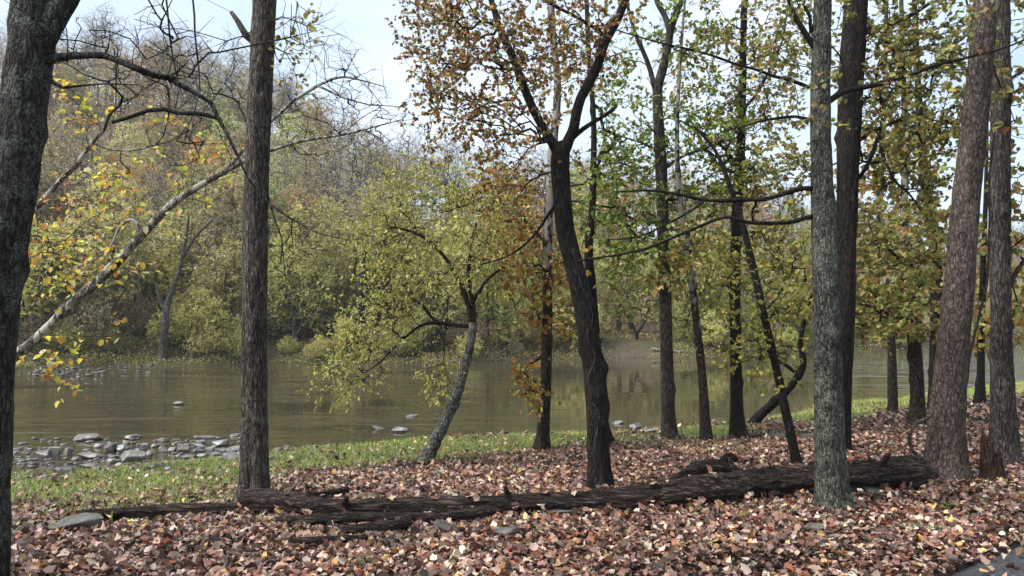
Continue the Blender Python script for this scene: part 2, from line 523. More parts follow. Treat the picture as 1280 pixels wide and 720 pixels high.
g = Geo()
wx = np.concatenate([np.linspace(-400, -60, 6), np.linspace(-50, 70, 40), np.linspace(90, 500, 6)])
wy0, wy1 = shore_y(wx) - 2.5, far_y(wx) + 2.5
k = np.linspace(0, 1, 12)
WY = wy0[None] + (wy1 - wy0)[None] * k[:, None]
WX = np.tile(wx, (len(k), 1))
ii = np.arange(WX.size).reshape(WX.shape)
g.add(np.stack([WX, WY, np.full_like(WX, WATER_Z)], -1).reshape(-1, 3),
      [np.stack([ii[:-1, :-1], ii[:-1, 1:], ii[1:, 1:], ii[1:, :-1]], -1).reshape(-1, 4)])
link('river', g.mesh('river', M_WATER), kind='structure')

g = Geo()                                     # asphalt trail: ragged edge, 3.2 m wide
ts = np.arange(-30, 40, 0.12)
ws = np.array([0.0, 0.15, 0.5, 1.2, 2.0, 2.7, 3.1, 3.2])
rag = 0.07 * fbm(np.stack([ts * 2.2, 0 * ts, 0 * ts], -1), 3, 31) - 0.03
RP = E0[None, None] + ED[None, None] * ts[:, None, None] + EN[None, None] * (ws[None, :, None] + np.where(ws < 0.1, 1, 0)[None, :, None] * rag[:, None, None])
RZ = np.full(RP.shape[:2], 0.0)
RZ[:] = height(RP[..., 0], RP[..., 1]) + np.where(ws < 0.1, -0.03, 0.012)[None]
ii = np.arange(RZ.size).reshape(RZ.shape)
g.add(np.concatenate([RP, RZ[..., None]], -1).reshape(-1, 3), [np.stack([ii[:-1, :-1], ii[1:, :-1], ii[1:, 1:], ii[:-1, 1:]], -1).reshape(-1, 4)[:, ::-1]])
link('path', g.mesh('path', M_ASPHALT), kind='structure')


# ------------------------------------------------------------------ tubes, trunks, leaves
def resample(P, R, step):
    P, R = np.asarray(P, float), np.asarray(R, float)
    Q = np.concatenate([2 * P[:1] - P[1:2], P, 2 * P[-1:] - P[-2:-1]])
    outP, outR = [], []
    for i in range(len(P) - 1):
        p0, p1, p2, p3 = Q[i], Q[i + 1], Q[i + 2], Q[i + 3]
        n = max(1, int(np.linalg.norm(p2 - p1) / step))
        t = (np.arange(n) / n)[:, None]
        c = 0.5 * ((2 * p1) + (-p0 + p2) * t + (2 * p0 - 5 * p1 + 4 * p2 - p3) * t ** 2 + (-p0 + 3 * p1 - 3 * p2 + p3) * t ** 3)
        outP.append(c)
        outR.append(R[i] + (R[i + 1] - R[i]) * t[:, 0])
    outP.append(P[-1:]); outR.append(R[-1:])
    return np.concatenate(outP), np.concatenate(outR)


def frames(P):
    T_ = np.gradient(P, axis=0)
    T_ /= np.linalg.norm(T_, axis=1, keepdims=True) + 1e-12
    ref = np.array([0.0, 1.0, 0.0]) if abs(T_[0][1]) < 0.9 else np.array([1.0, 0, 0])
    a = np.cross(T_[0], ref); a /= np.linalg.norm(a)
    A = np.zeros_like(P)
    for i in range(len(P)):
        a = a - T_[i] * (a @ T_[i]); a = a / (np.linalg.norm(a) + 1e-12)
        A[i] = a
    return T_, A, np.cross(T_, A)


def tube(g, P, R, seg=6, disp=None, cap=True):
    n = len(P)
    T_, A, B = frames(P)
    th = np.linspace(0, 2 * math.pi, seg, endpoint=False)
    rr = np.repeat(R[:, None], seg, 1)
    if disp is not None:
        rr = rr + disp
    V = P[:, None] + rr[..., None] * (np.cos(th)[None, :, None] * A[:, None] + np.sin(th)[None, :, None] * B[:, None])
    i = np.arange(n * seg).reshape(n, seg)
    j = np.roll(i, -1, 1)
    q = np.stack([i[:-1], j[:-1], j[1:], i[1:]], -1).reshape(-1, 4)
    fs_ = [q]
    V = V.reshape(-1, 3)
    if cap:
        V = np.concatenate([V, P[-1:] + T_[-1:] * R[-1] * 0.5, P[:1]])
        fs_.append(np.stack([i[-1], j[-1], np.full(seg, n * seg)], -1))
        fs_.append(np.stack([j[0], i[0], np.full(seg, n * seg + 1)], -1))
    g.add(V, fs_)


def barked(g, P, R, seg=36, step=0.05, amp=0.10, flare=0.0, seed=0, knots=9, lump=0.05, vf=5.0, grooves=0):
    """A trunk with furrowed bark relief, root flare and a few knots, as one tube."""
    P, R = resample(P, R, step)
    Ln = np.concatenate([[0], np.cumsum(np.linalg.norm(np.diff(P, axis=0), axis=1))])
    th = np.linspace(0, 2 * math.pi, seg, endpoint=False)
    H, TH = np.meshgrid(Ln, th, indexing='ij')
    R = R * 0.85                               # relief stands proud of the given outline
    RR = np.repeat(R[:, None], seg, 1)
    circ = 0.5 + 44 * RR                      # furrow spacing stays about the same in metres
    p = np.stack([np.cos(TH) * circ * 0.62, np.sin(TH) * circ * 0.62, H * vf], -1)
    ridge = 1 - 2 * np.abs(vnoise(p, seed)) - 0.4 * np.abs(vnoise(p * 2.1, seed + 3))
    p2 = np.stack([np.cos(TH) * 1.3, np.sin(TH) * 1.3, H * 1.1], -1)
    d = RR * (amp * ridge * 0.6 + lump * 2 * vnoise(p2, seed + 9))
    if flare:
        fl = np.exp(-H / (0.22 + R[0] * 0.6))
        lobes = 0.5 + 0.5 * np.cos(TH * 4 + seed + 0.8 * np.sin(TH + seed))
        lobes = lobes ** 1.5 * (0.6 + 0.8 * (0.5 + 0.5 * np.cos(TH * 3 + seed * 1.7)))
        d = d + RR * flare * fl * (0.3 + 1.5 * lobes)
    r = np.random.default_rng(seed + 100)
    for _ in range(knots):
        h0, t0, s0 = r.uniform(0.5, max(0.8, Ln[-1] * 0.6)), r.uniform(0, 2 * math.pi), r.uniform(0.05, 0.10)
        dt = np.angle(np.exp(1j * (TH - t0)))
        q2 = ((H - h0) / s0) ** 2 + (dt * RR / (s0 * 0.8)) ** 2
        d = d + RR * 0.28 * np.exp(-q2)
    for _ in range(grooves):                   # long splits running with the grain
        t0, h0, hl = r.uniform(0, 2 * math.pi), r.uniform(0, Ln[-1]), r.uniform(0.4, 1.4)
        tc_ = t0 + 0.5 * vnoise(np.stack([H * 1.2 + t0, 0 * H, 0 * H], -1), seed + 50)
        dt = np.angle(np.exp(1j * (TH - tc_)))
        d = d - RR * 0.26 * np.exp(-(dt / 0.16) ** 2) * np.exp(-((H - h0) / hl) ** 4)
    tube(g, P, R, seg, d)
    return P, R


# leaf outlines in their own plane: base at the origin, tip at y = 1
def mirror(h):
    h = np.asarray(h, float)
    n = len(h)
    left = h[1:-1] * [-1, 1]
    V = np.concatenate([h, left[::-1]])
    right = list(range(n))
    lft = [0] + [n - 1] + list(range(n, 2 * n - 2))
    return V, [np.array([right]), np.array([lft])]


LOBED = mirror([(0, 0), (0.30, -0.02), (0.46, 0.24), (0.37, 0.34), (0.47, 0.58), (0.27, 0.68), (0, 1.0)])
OVAL = mirror([(0, 0), (0.24, 0.28), (0.22, 0.62), (0, 1.0)])
LEAF4 = mirror([(0, 0), (0.30, 0.45), (0, 1.0)])
SLIM = mirror([(0, 0), (0.17, 0.42), (0, 1.0)])
ROUGH5 = mirror([(0, 0), (0.42, 0.16), (0.30, 0.42), (0.40, 0.68), (0, 1.0)])


def unit(a):
    return a / (np.linalg.norm(a, axis=-1, keepdims=True) + 1e-9)


def add_leaves(g, tmpl, pos, axis, nrm, size, col, fold=0.25, curl=0.25):
    n = len(pos)
    if n == 0:
        return
    ax = unit(axis)
    nr = unit(nrm - ax * np.sum(nrm * ax, -1, keepdims=True))
    sd = np.cross(ax, nr)
    V2, F = tmpl
    m = len(V2)
    fo = np.broadcast_to(np.asarray(fold, float), (n,))[:, None]
    cu = np.broadcast_to(np.asarray(curl, float), (n,))[:, None]
    z = fo * np.abs(V2[None, :, 0]) - cu * (V2[None, :, 1] - 0.3) ** 2
    V = pos[:, None] + size[:, None, None] * (sd[:, None] * V2[None, :, 0:1] + ax[:, None] * V2[None, :, 1:2] + nr[:, None] * z[..., None])
    off = (np.arange(n) * m)[:, None]
    faces = [(np.tile(f, (n, 1)) + off) for f in F]
    g.add(V.reshape(-1, 3), faces, np.repeat(col, m, 0))


def palette(pal, n, r, jit=0.18):
    pal = np.asarray(pal, float)
    w = pal[:, 3] if pal.shape[1] == 4 else np.ones(len(pal))
    i = r.choice(len(pal), n, p=w / w.sum())
    c = pal[i, :3] * np.exp(r.normal(0, jit, (n, 1)))
    return np.clip(c * (1 + r.normal(0, 0.06, (n, 3))), 0.002, 0.9)


RUST = [(0.284, 0.128, 0.054, 3), (0.203, 0.088, 0.041, 2.5), (0.365, 0.23, 0.074, 2), (0.135, 0.074, 0.041, 2), (0.324, 0.284, 0.081, 2), (0.432, 0.189, 0.054, 1), (0.44, 0.33, 0.09, 2.2), (0.3, 0.31, 0.09, 1.8)]
YGREEN = [(0.30, 0.29, 0.055, 3), (0.38, 0.33, 0.075, 2.5), (0.20, 0.23, 0.05, 2), (0.42, 0.33, 0.08, 1), (0.15, 0.17, 0.045, 1)]
GREEN = [(0.168, 0.252, 0.048, 3), (0.264, 0.336, 0.066, 2.5), (0.384, 0.372, 0.084, 1.5), (0.108, 0.156, 0.036, 1.5), (0.408, 0.24, 0.06, 0.6)]
YELLOW = [(0.66, 0.52, 0.07, 3), (0.60, 0.56, 0.13, 2), (0.46, 0.50, 0.08, 1.6), (0.62, 0.34, 0.07, 1.4), (0.52, 0.20, 0.05, 0.8), (0.58, 0.46, 0.24, 1)]
OLIVE = [(0.209, 0.204, 0.056, 3), (0.283, 0.258, 0.072, 2), (0.136, 0.163, 0.048, 2.5), (0.345, 0.217, 0.072, 1.5), (0.394, 0.353, 0.097, 1)]
GOLD = [(0.44, 0.33, 0.10, 2.2), (0.40, 0.23, 0.08, 1.2), (0.38, 0.36, 0.11, 2.6), (0.26, 0.28, 0.09, 2.6), (0.30, 0.16, 0.07, 0.8)]
ORANGE = [(0.42, 0.22, 0.06, 2.5), (0.42, 0.32, 0.08, 2.4), (0.32, 0.13, 0.045, 1.6), (0.34, 0.31, 0.07, 1.6), (0.22, 0.20, 0.05, 1.2)]


def grow(skel, attr, r, step=0.25, tip_r=0.004, wob=0.12, down=0.6, arch=0.12, expo=0.5, rmax=1.0):
    """Join every attractor point to the growing skeleton; skel = list of (points, radii). Returns chains [(P, R)]."""
    pos = [p for P, R in skel for p in P]
    rad = [x for P, R in skel for x in R]
    dirs = []
    for P, R in skel:
        dirs += list(unit(np.gradient(np.asarray(P), axis=0)))
    n0 = len(pos)
    cap_ = n0 + 20 + len(attr) * 30
    NP = np.zeros((cap_, 3)); NP[:n0] = pos
    ND = np.zeros((cap_, 3)); ND[:n0] = dirs
    par = np.full(cap_, -1, np.int64)
    nn = n0
    d0 = np.min(np.linalg.norm(attr[:, None] - NP[None, :n0], axis=2), 1)
    chains = []
    for ai in np.argsort(d0):
        q = attr[ai]
        v = q - NP[:nn]
        dist = np.linalg.norm(v, axis=1)
        cost = dist + down * np.maximum(0, -v[:, 2]) - 0.25 * np.sum(v * ND[:nn], 1)
        k = int(np.argmin(cost))
        A = NP[k].copy(); L = dist[k]
        if L < 0.05:
            continue
        m = int(min(24, max(2, math.ceil(L / step))))
        d_ = unit(0.55 * ND[k] + unit(q - A) + r.normal(0, 0.25, 3))
        c1 = A + d_ * L * 0.4
        c2 = q - unit(q - A + np.array([0, 0, -arch * L])) * L * 0.3 + r.normal(0, 0.06 * L, 3)
        t = (np.arange(1, m + 1) / m)[:, None]
        pts = (1 - t) ** 3 * A + 3 * (1 - t) ** 2 * t * c1 + 3 * (1 - t) * t ** 2 * c2 + t ** 3 * q
        pts[:-1] += r.normal(0, wob * step, (m - 1, 3))
        ids = np.arange(nn, nn + m)
        NP[ids] = pts
        full = np.concatenate([A[None], pts])
        ND[ids] = unit(np.diff(full, axis=0))
        par[ids] = np.concatenate([[k], ids[:-1]])
        nn += m
        chains.append((k, ids))
    cnt = np.zeros(nn)
    for k, ids in chains:
        cnt[ids[-1]] += 1
    for i in range(nn - 1, n0 - 1, -1):
        cnt[par[i]] += cnt[i]
    R_ = tip_r * np.maximum(cnt, 0.6) ** expo
    R_[:n0] = rad
    out = []
    for k, ids in chains:
        p = np.concatenate([[k], ids])
        rr = R_[p].copy()
        rr[0] = min(rr[0], rr[1] * 1.15)
        rr = np.minimum(rr, rmax)
        out.append((NP[p], np.minimum.accumulate(rr)))
    return out


def twig_batch(g, P0, P1, r0, r1):
    n = len(P0)
    if n == 0:
        return
    d = unit(P1 - P0)
    ref = np.where(np.abs(d[:, 2:3]) < 0.9, np.array([[0, 0, 1.0]]), np.array([[1.0, 0, 0]]))
    a = unit(np.cross(d, ref)); b = np.cross(d, a)
    V = np.zeros((n, 6, 3))
    for k in range(3):
        th = 2 * math.pi * k / 3
        o = math.cos(th) * a + math.sin(th) * b
        V[:, k] = P0 + o * r0[:, None]
        V[:, 3 + k] = P1 + o * r1[:, None]
    off = (np.arange(n) * 6)[:, None]
    q = np.concatenate([np.array([[k, (k + 1) % 3, 3 + (k + 1) % 3, 3 + k]]) + off for k in range(3)])
    g.add(V.reshape(-1, 3), [q])


def side_twigs(chains, r, per_m=6, length=(0.12, 0.4), start=0.35, up=0.1):
    P0, P1, R0 = [], [], []
    for P, R in chains:
        seg = np.linalg.norm(np.diff(P, axis=0), axis=1)
        L = seg.sum()
        n = r.poisson(per_m * L)
        if n == 0:
            continue
        cum = np.concatenate([[0], np.cumsum(seg)]) / L
        t = r.uniform(start, 1, n)
        p = np.stack([np.interp(t, cum, P[:, k]) for k in range(3)], -1)
        d = unit(P[-1] - P[0])
        dr = unit(d * 0.6 + unit(r.normal(0, 1, (n, 3))) * 0.9 + np.array([0, 0, up]))
        ln = r.uniform(*length, n)
        P0.append(p); P1.append(p + dr * ln[:, None]); R0.append(np.minimum(np.interp(t, cum, R) * 0.8, 0.006))
    if not P0:
        z = np.zeros((0, 3))
        return z, z, np.zeros(0)
    return np.concatenate(P0), np.concatenate(P1), np.concatenate(R0)


def leaf_positions(P0, P1, chains, r, per_twig, per_tip):
    t = r.uniform(0.25, 1.05, (len(P0), per_twig))
    pos = (P0[:, None] + (P1 - P0)[:, None] * t[..., None]).reshape(-1, 3)
    ax = np.repeat(unit(P1 - P0), per_twig, 0)
    tips = np.array([P[-1] for P, R in chains]); tdir = np.array([unit(P[-1] - P[-2]) for P, R in chains])
    pos2 = np.repeat(tips, per_tip, 0) + r.normal(0, 0.05, (len(tips) * per_tip, 3))
    return np.concatenate([pos, pos2]), np.concatenate([ax, np.repeat(tdir, per_tip, 0)])


def leaf_dress(g, tmpl, pos, ax, r, size, pal, droop=0.35, flat=0.8, fold=0.3, curl=0.3, jit=0.18):
    n = len(pos)
    axis = unit(ax) * 0.6 + r.normal(0, 0.7, (n, 3)) + np.array([0, 0, -droop])
    nrm = np.array([0, 0, 1.0]) * flat + r.normal(0, 0.6, (n, 3))
    sz = r.uniform(size[0], size[1], n)
    add_leaves(g, tmpl, pos, axis, nrm, sz, palette(pal, n, r, jit), fold + r.normal(0, 0.2, n), curl + r.normal(0, 0.25, n))


def ellipsoid(c, ra, n, r):
    v = unit(r.normal(0, 1, (n, 3))) * (r.uniform(0, 1, (n, 1)) ** (1 / 2.6))
    return np.asarray(c) + v * np.asarray(ra)


# ------------------------------------------------------------------ far bank: woods on the terrace and the hillside
def far_proto(seed, H, tr, crown, n_attr, pal, per_twig, size, bark, stems=1, tip_r=0.012, per_m=3.0, twl=(0.3, 0.9),
              tmpl=LEAF4, droop=0.3, lean=0.3, per_tip=2, sparse=1.0):
    """Meshes of one kind of tree, standing at the origin: (trunk with limbs, crown or None)."""
    r = np.random.default_rng(seed)
    gw, gl = Geo(), Geo()
    skel = []
    for s in range(stems):
        a = r.uniform(0, 2 * math.pi)
        sp = (0.0 if stems == 1 else 0.35)
        top = np.array([math.cos(a), math.sin(a), 0]) * (lean * H * (0.12 if stems == 1 else 0.35))
        hh = H * r.uniform(0.7, 0.85) if stems > 1 else H * 0.86
        k = np.linspace(0, 1, 7)[:, None]
        P = np.array([math.cos(a) * sp, math.sin(a) * sp, -0.3]) + top * k ** 1.3 + np.array([0, 0, hh + 0.3]) * k
        P[1:-1] += r.normal(0, 0.018 * H, (5, 3)) * [1, 1, 0.2]
        R = tr * (1 - 0.85 * k[:, 0] ** 0.9)
        P, R = resample(P, R, H / 22)
        tube(gw, P, R, 7)
        n = len(P)
        skel.append((P[int(n * 0.22):], R[int(n * 0.22):]))
    attr = np.concatenate([ellipsoid(np.array(c) * H, np.array(ra) * H, int(n_attr * w), r) for c, ra, w in crown])
    attr = attr[attr[:, 2] > 0.12 * H]
    ch = grow(skel, attr, r, step=H / 16, tip_r=tip_r, wob=0.16, down=0.8, arch=0.1, rmax=tr * 0.7)
    for P, R in ch:
        tube(gw, P, R, 4 if R[0] > 0.03 else 3, cap=False)
    P0, P1, R0 = side_twigs(ch, r, per_m, twl, 0.2, 0.15)
    twig_batch(gw, P0, P1, np.maximum(R0, 0.005), np.full(len(P0), 0.003))
    me_l = None
    if per_twig:
        pos, ax = leaf_positions(P0, P1, ch, r, per_twig * 2 if per_twig > 1 else 2, per_tip)
        size = (size[0] * 0.75, size[1] * 0.85)
        if sparse < 1:
            kk = r.uniform(0, 1, len(pos)) < sparse
            pos, ax = pos[kk], ax[kk]
        # clumps of leaves share a tone, as sprays on one branch do
        leaf_dress(gl, tmpl, pos, ax, r, size, pal, droop, 0.6, jit=0.25)
        me_l = gl.mesh('far_crown', M_LEAFFAR, color=True)
    return gw.mesh('far_wood', bark), me_l


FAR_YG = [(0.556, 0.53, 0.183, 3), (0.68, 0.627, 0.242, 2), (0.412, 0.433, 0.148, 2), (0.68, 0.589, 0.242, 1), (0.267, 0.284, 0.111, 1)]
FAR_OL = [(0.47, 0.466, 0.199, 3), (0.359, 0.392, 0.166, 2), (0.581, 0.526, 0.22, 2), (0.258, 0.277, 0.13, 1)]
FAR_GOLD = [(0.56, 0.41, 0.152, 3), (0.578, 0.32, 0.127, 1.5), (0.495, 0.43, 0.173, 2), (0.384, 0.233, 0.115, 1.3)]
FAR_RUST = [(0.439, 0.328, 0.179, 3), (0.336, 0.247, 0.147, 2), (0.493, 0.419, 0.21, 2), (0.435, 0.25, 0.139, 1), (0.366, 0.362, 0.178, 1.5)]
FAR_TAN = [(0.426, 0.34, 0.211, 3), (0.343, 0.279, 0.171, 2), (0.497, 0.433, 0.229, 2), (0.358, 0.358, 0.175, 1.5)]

PROTO = {
    'yellow_tree': far_proto(1, 9.0, 0.16, [((0, 0, 0.60), (0.32, 0.32, 0.38), 1.0), ((0.12, 0.1, 0.32), (0.30, 0.30, 0.22), 0.6)], 230, FAR_YG, 7, (0.12, 0.22), B_FAR, 2, per_m=5),
    'olive_tree': far_proto(2, 12.0, 0.20, [((0, 0, 0.62), (0.25, 0.25, 0.36), 1.0), ((-0.1, 0.05, 0.38), (0.22, 0.22, 0.2), 0.5)], 250, FAR_OL, 7, (0.14, 0.25), B_FAR, per_m=4),
    'gold_tree': far_proto(3, 12.5, 0.20, [((0, 0, 0.65), (0.25, 0.25, 0.33), 1.0), ((0.08, 0, 0.42), (0.2, 0.2, 0.16), 0.4)], 230, FAR_GOLD, 6, (0.14, 0.25), B_FAR, per_m=4),
    'rust_tree': far_proto(4, 14.0, 0.21, [((0, 0, 0.66), (0.22, 0.22, 0.32), 1.0)], 230, FAR_RUST, 4, (0.13, 0.22), B_FAR, per_m=4, sparse=0.9),
    'bare_tree': far_proto(5, 16.0, 0.19, [((0, 0, 0.64), (0.22, 0.22, 0.34), 1.0)], 260, FAR_TAN, 1, (0.12, 0.2), B_FAR, per_m=5, twl=(0.5, 1.4), sparse=0.55, per_tip=1),
    'pale_tree': far_proto(6, 15.0, 0.16, [((0, 0, 0.66), (0.20, 0.20, 0.32), 1.0)], 200, FAR_TAN, 1, (0.12, 0.2), B_FARP, per_m=4.0, twl=(0.4, 1.2), sparse=0.7, per_tip=1),
    'yellow_shrub': far_proto(7, 3.4, 0.05, [((0, 0, 0.5), (0.5, 0.5, 0.45), 1.0), ((0.3, 0.1, 0.3), (0.45, 0.4, 0.28), 0.6)], 170, FAR_YG, 7, (0.10, 0.17), B_FAR, 5, tip_r=0.006, per_m=8, twl=(0.15, 0.5)),
    'brown_shrub': far_proto(8, 2.4, 0.035, [((0, 0, 0.5), (0.6, 0.6, 0.45), 1.0)], 150, FAR_TAN, 4, (0.09, 0.15), B_FAR, 5, tip_r=0.005, per_m=9, twl=(0.15, 0.5), sparse=0.8),
    'willow_tree': far_proto(9, 8.0, 0.15, [((0, 0, 0.58), (0.40, 0.36, 0.36), 1.0), ((0, -0.2, 0.26), (0.46, 0.28, 0.2), 0.8)], 250, FAR_YG, 8, (0.11, 0.19), B_FAR, 3, tmpl=SLIM, droop=0.9, per_m=5),
}
FAR_LABEL = {
    'yellow_tree': ('dense yellow-green tree', 'yellow-green trees'), 'olive_tree': ('broad olive-green tree', 'olive-green trees'),
    'gold_tree': ('golden-orange tree', 'golden trees'), 'rust_tree': ('thin russet-leaved tree', 'russet trees'),
    'bare_tree': ('almost leafless grey-brown tree', 'bare trees'), 'pale_tree': ('slender pale-barked bare tree', 'pale-barked trees'),
    'yellow_shrub': ('low yellow-green shrub', 'yellow-green shrubs'), 'brown_shrub': ('low brown twiggy shrub', 'brown shrubs'),
    'willow_tree': ('drooping yellow-green willowy tree', 'willowy trees'),
}


def put_far(kind, x, y, s=1.0, label=None, rz=None, sq=1.0):
    z = float(height(x, y))
    root = bpy.data.objects.new(kind, None)
    COL.objects.link(root)
    root.empty_display_size = 0.3
    root.location = (x, y, z)
    root.rotation_euler = (0, 0, random.uniform(0, 6.28) if rz is None else rz)
    root.scale = (s * sq, s * sq, s)
    lb, gp = FAR_LABEL[kind]
    sd_, az = (y - float(far_y(x))), x / y
    where = 'at the far waterline' if sd_ < 6.5 else 'low on the far slope' if sd_ < 26 else 'halfway up the far slope' if sd_ < 60 else 'along the far ridge'
    side = 'below the high hill' if az < -0.28 else 'behind the leaning willow' if az < -0.02 else 'around the sandy beach' if az < 0.27 else 'beyond the gold-leaved sycamores'
    lb = f'{lb} {where}, {side}'
    gp = f'{gp} {where}, {side}'
    root['label'] = label or lb
    root['category'] = 'shrub' if 'shrub' in kind else 'tree'
    if not label:
        root['group'] = gp
    wood, crown_ = PROTO[kind]
    link('trunk', wood, root)
    if crown_:
        c = link('crown', crown_, root); c['kind'] = 'stuff'
    return root


def fpos(u, s):
    """A spot on the far bank: direction of picture column u, s metres behind the far waterline."""
    a = (u - 640) / FPX
    y = 45.0
    for _ in range(12):
        y = float(far_y(a * y)) + s
    return a * y, y


rf = random.Random(5)
# the edge of the far bank, column by column
for u, s, kind, sc in [
    (-40, 5, 'olive_tree', 1.0), (60, 7, 'rust_tree', 0.9), (110, 3, 'brown_shrub', 1.2), (160, 5, 'brown_shrub', 1.3),
    (250, 3.0, 'yellow_shrub', 1.0), (285, 5, 'yellow_tree', 0.75), (345, 4.0, 'yellow_tree', 0.85), (372, 2.5, 'willow_tree', 0.8),
    (400, 5, 'yellow_tree', 1.0), (478, 6, 'olive_tree', 0.85), (500, 3.5, 'yellow_tree', 0.9), (560, 4, 'yellow_tree', 0.95),
    (590, 8, 'gold_tree', 0.85), (615, 3.5, 'yellow_tree', 0.75), (655, 6, 'gold_tree', 0.75), (680, 3.5, 'yellow_tree', 0.7),
    (715, 3, 'yellow_shrub', 1.2), (735, 8, 'olive_tree', 0.66), (770, 9, 'yellow_tree', 0.75), (830, 10, 'olive_tree', 0.55),
    (862, 5, 'yellow_tree', 0.85), (905, 4, 'willow_tree', 0.9), (950, 5, 'yellow_tree', 0.9), (985, 3.5, 'willow_tree', 0.75),
    (1030, 6, 'gold_tree', 0.6), (1080, 4, 'yellow_tree', 0.75), (1120, 6, 'olive_tree', 0.55), (1165, 5, 'yellow_tree', 0.7),
    (1215, 6, 'gold_tree', 0.6), (1260, 4, 'yellow_tree', 0.75), (1320, 6, 'olive_tree', 0.8), (1380, 4, 'gold_tree', 0.8),
    (40, 2.2, 'brown_shrub', 0.9), (85, 2.0, 'yellow_shrub', 0.5), (130, 1.8, 'yellow_shrub', 0.45), (300, 2.0, 'yellow_shrub', 0.6),
    (440, 2.6, 'yellow_shrub', 0.7), (530, 2.0, 'yellow_shrub', 0.8), (585, 2.0, 'brown_shrub', 0.8), (640, 2.0, 'yellow_shrub', 0.7),
    (690, 1.8, 'yellow_shrub', 0.6), (740, 4.5, 'yellow_shrub', 0.8), (845, 3.5, 'yellow_shrub', 0.9), (885, 2.0, 'yellow_shrub', 0.8),
    (930, 2.0, 'yellow_shrub', 0.8), (1010, 2.2, 'yellow_shrub', 0.9), (1050, 2.2, 'yellow_shrub', 0.8), (1110, 2.0, 'yellow_shrub', 0.9),
    (1145, 2.5, 'brown_shrub', 1.0), (1190, 2.0, 'yellow_shrub', 0.9), (1240, 2.0, 'yellow_shrub', 0.8), (1290, 2.0, 'yellow_shrub', 0.9)]:
    x, y = fpos(u, s)
    put_far(kind, x, y, sc * rf.uniform(0.93, 1.07))
# woods behind them, up the slope (thinner and barer on the higher slope)
for row, (s0, n_, kinds) in enumerate([
    (13, 26, ['yellow_tree', 'olive_tree', 'gold_tree', 'yellow_tree', 'rust_tree', 'bare_tree']),
    (22, 28, ['olive_tree', 'rust_tree', 'gold_tree', 'bare_tree', 'olive_tree', 'pale_tree']),
    (34, 30, ['rust_tree', 'bare_tree', 'olive_tree', 'bare_tree', 'pale_tree', 'gold_tree']),
    (50, 32, ['bare_tree', 'rust_tree', 'bare_tree', 'rust_tree', 'olive_tree']),
    (72, 34, ['bare_tree', 'rust_tree', 'bare_tree', 'gold_tree']),
    (100, 36, ['bare_tree', 'rust_tree', 'bare_tree', 'olive_tree']),
    (150, 40, ['bare_tree', 'rust_tree', 'bare_tree', 'gold_tree'])]):
    for i in range(n_):
        u = -110 + 1500 * (i + rf.uniform(-0.4, 0.4)) / (n_ - 1)
        s = s0 + rf.uniform(-4, 4) * (1 + row * 0.3)
        kind = rf.choice(kinds)
        low = float(sstep((u - 520) / 200))
        if row <= 1 and u < 330 and kind in ('yellow_tree', 'gold_tree', 'olive_tree') and rf.random() < 0.1:
            kind = rf.choice(['bare_tree', 'rust_tree', 'pale_tree'])
        sc = (1 - 0.06 * low) * rf.uniform(0.75, 1.08)
        if low > 0.5 and row <= 4:
            sc *= 1.18
        if row >= 5:
            sc *= 1.1
        if low > 0.5 and row in (2, 3, 4):
            sc *= 0.92
        x, y = fpos(u, s)
        put_far(kind, x, y, sc)
for s0, kinds in [(6, ['olive_tree', 'yellow_tree', 'yellow_tree', 'pale_tree']), (11, ['olive_tree', 'yellow_tree', 'yellow_tree', 'rust_tree']), (18, ['olive_tree', 'olive_tree', 'yellow_tree', 'pale_tree']), (28, ['rust_tree', 'yellow_tree', 'olive_tree']),
                  (42, ['bare_tree', 'rust_tree', 'olive_tree']), (58, ['rust_tree', 'olive_tree', 'bare_tree', 'rust_tree']), (66, ['bare_tree', 'rust_tree']), (80, ['bare_tree', 'bare_tree', 'pale_tree']), (90, ['bare_tree'])]:
    n_ = 13
    for i in range(n_):                      # the hillside wood
        u = -90 + 560 * (i + rf.uniform(-0.45, 0.45)) / (n_ - 1)
        x, y = fpos(u, s0 + rf.uniform(-4, 4))
        put_far(rf.choice(kinds), x, y, rf.uniform(0.65, 1.0))
for i in range(30):
    u = rf.uniform(-40, 1330)
    if 750 < u < 840:
        continue
    x, y = fpos(u, rf.uniform(0.6, 2.2))
    put_far(rf.choice(['yellow_shrub', 'yellow_shrub', 'brown_shrub']), x, y, rf.uniform(0.35, 0.65))
for i in range(34):
    x, y = fpos(rf.uniform(-60, 420), rf.uniform(45, 95))
    put_far('brown_shrub', x, y, rf.uniform(1.2, 2.0))
for i in range(110):                         # brushwood between the trunks
    u = rf.uniform(-60, 1340) if i % 2 else rf.uniform(-60, 350); s = rf.uniform(3, 30) if i < 70 else rf.uniform(20, 60)
    if 745 < u < 845 and s < 9:
        continue
    x, y = fpos(u, s)
    put_far('brown_shrub' if (u < 340 or rf.random() < 0.35) else 'yellow_shrub', x, y, rf.uniform(0.6, 1.2))


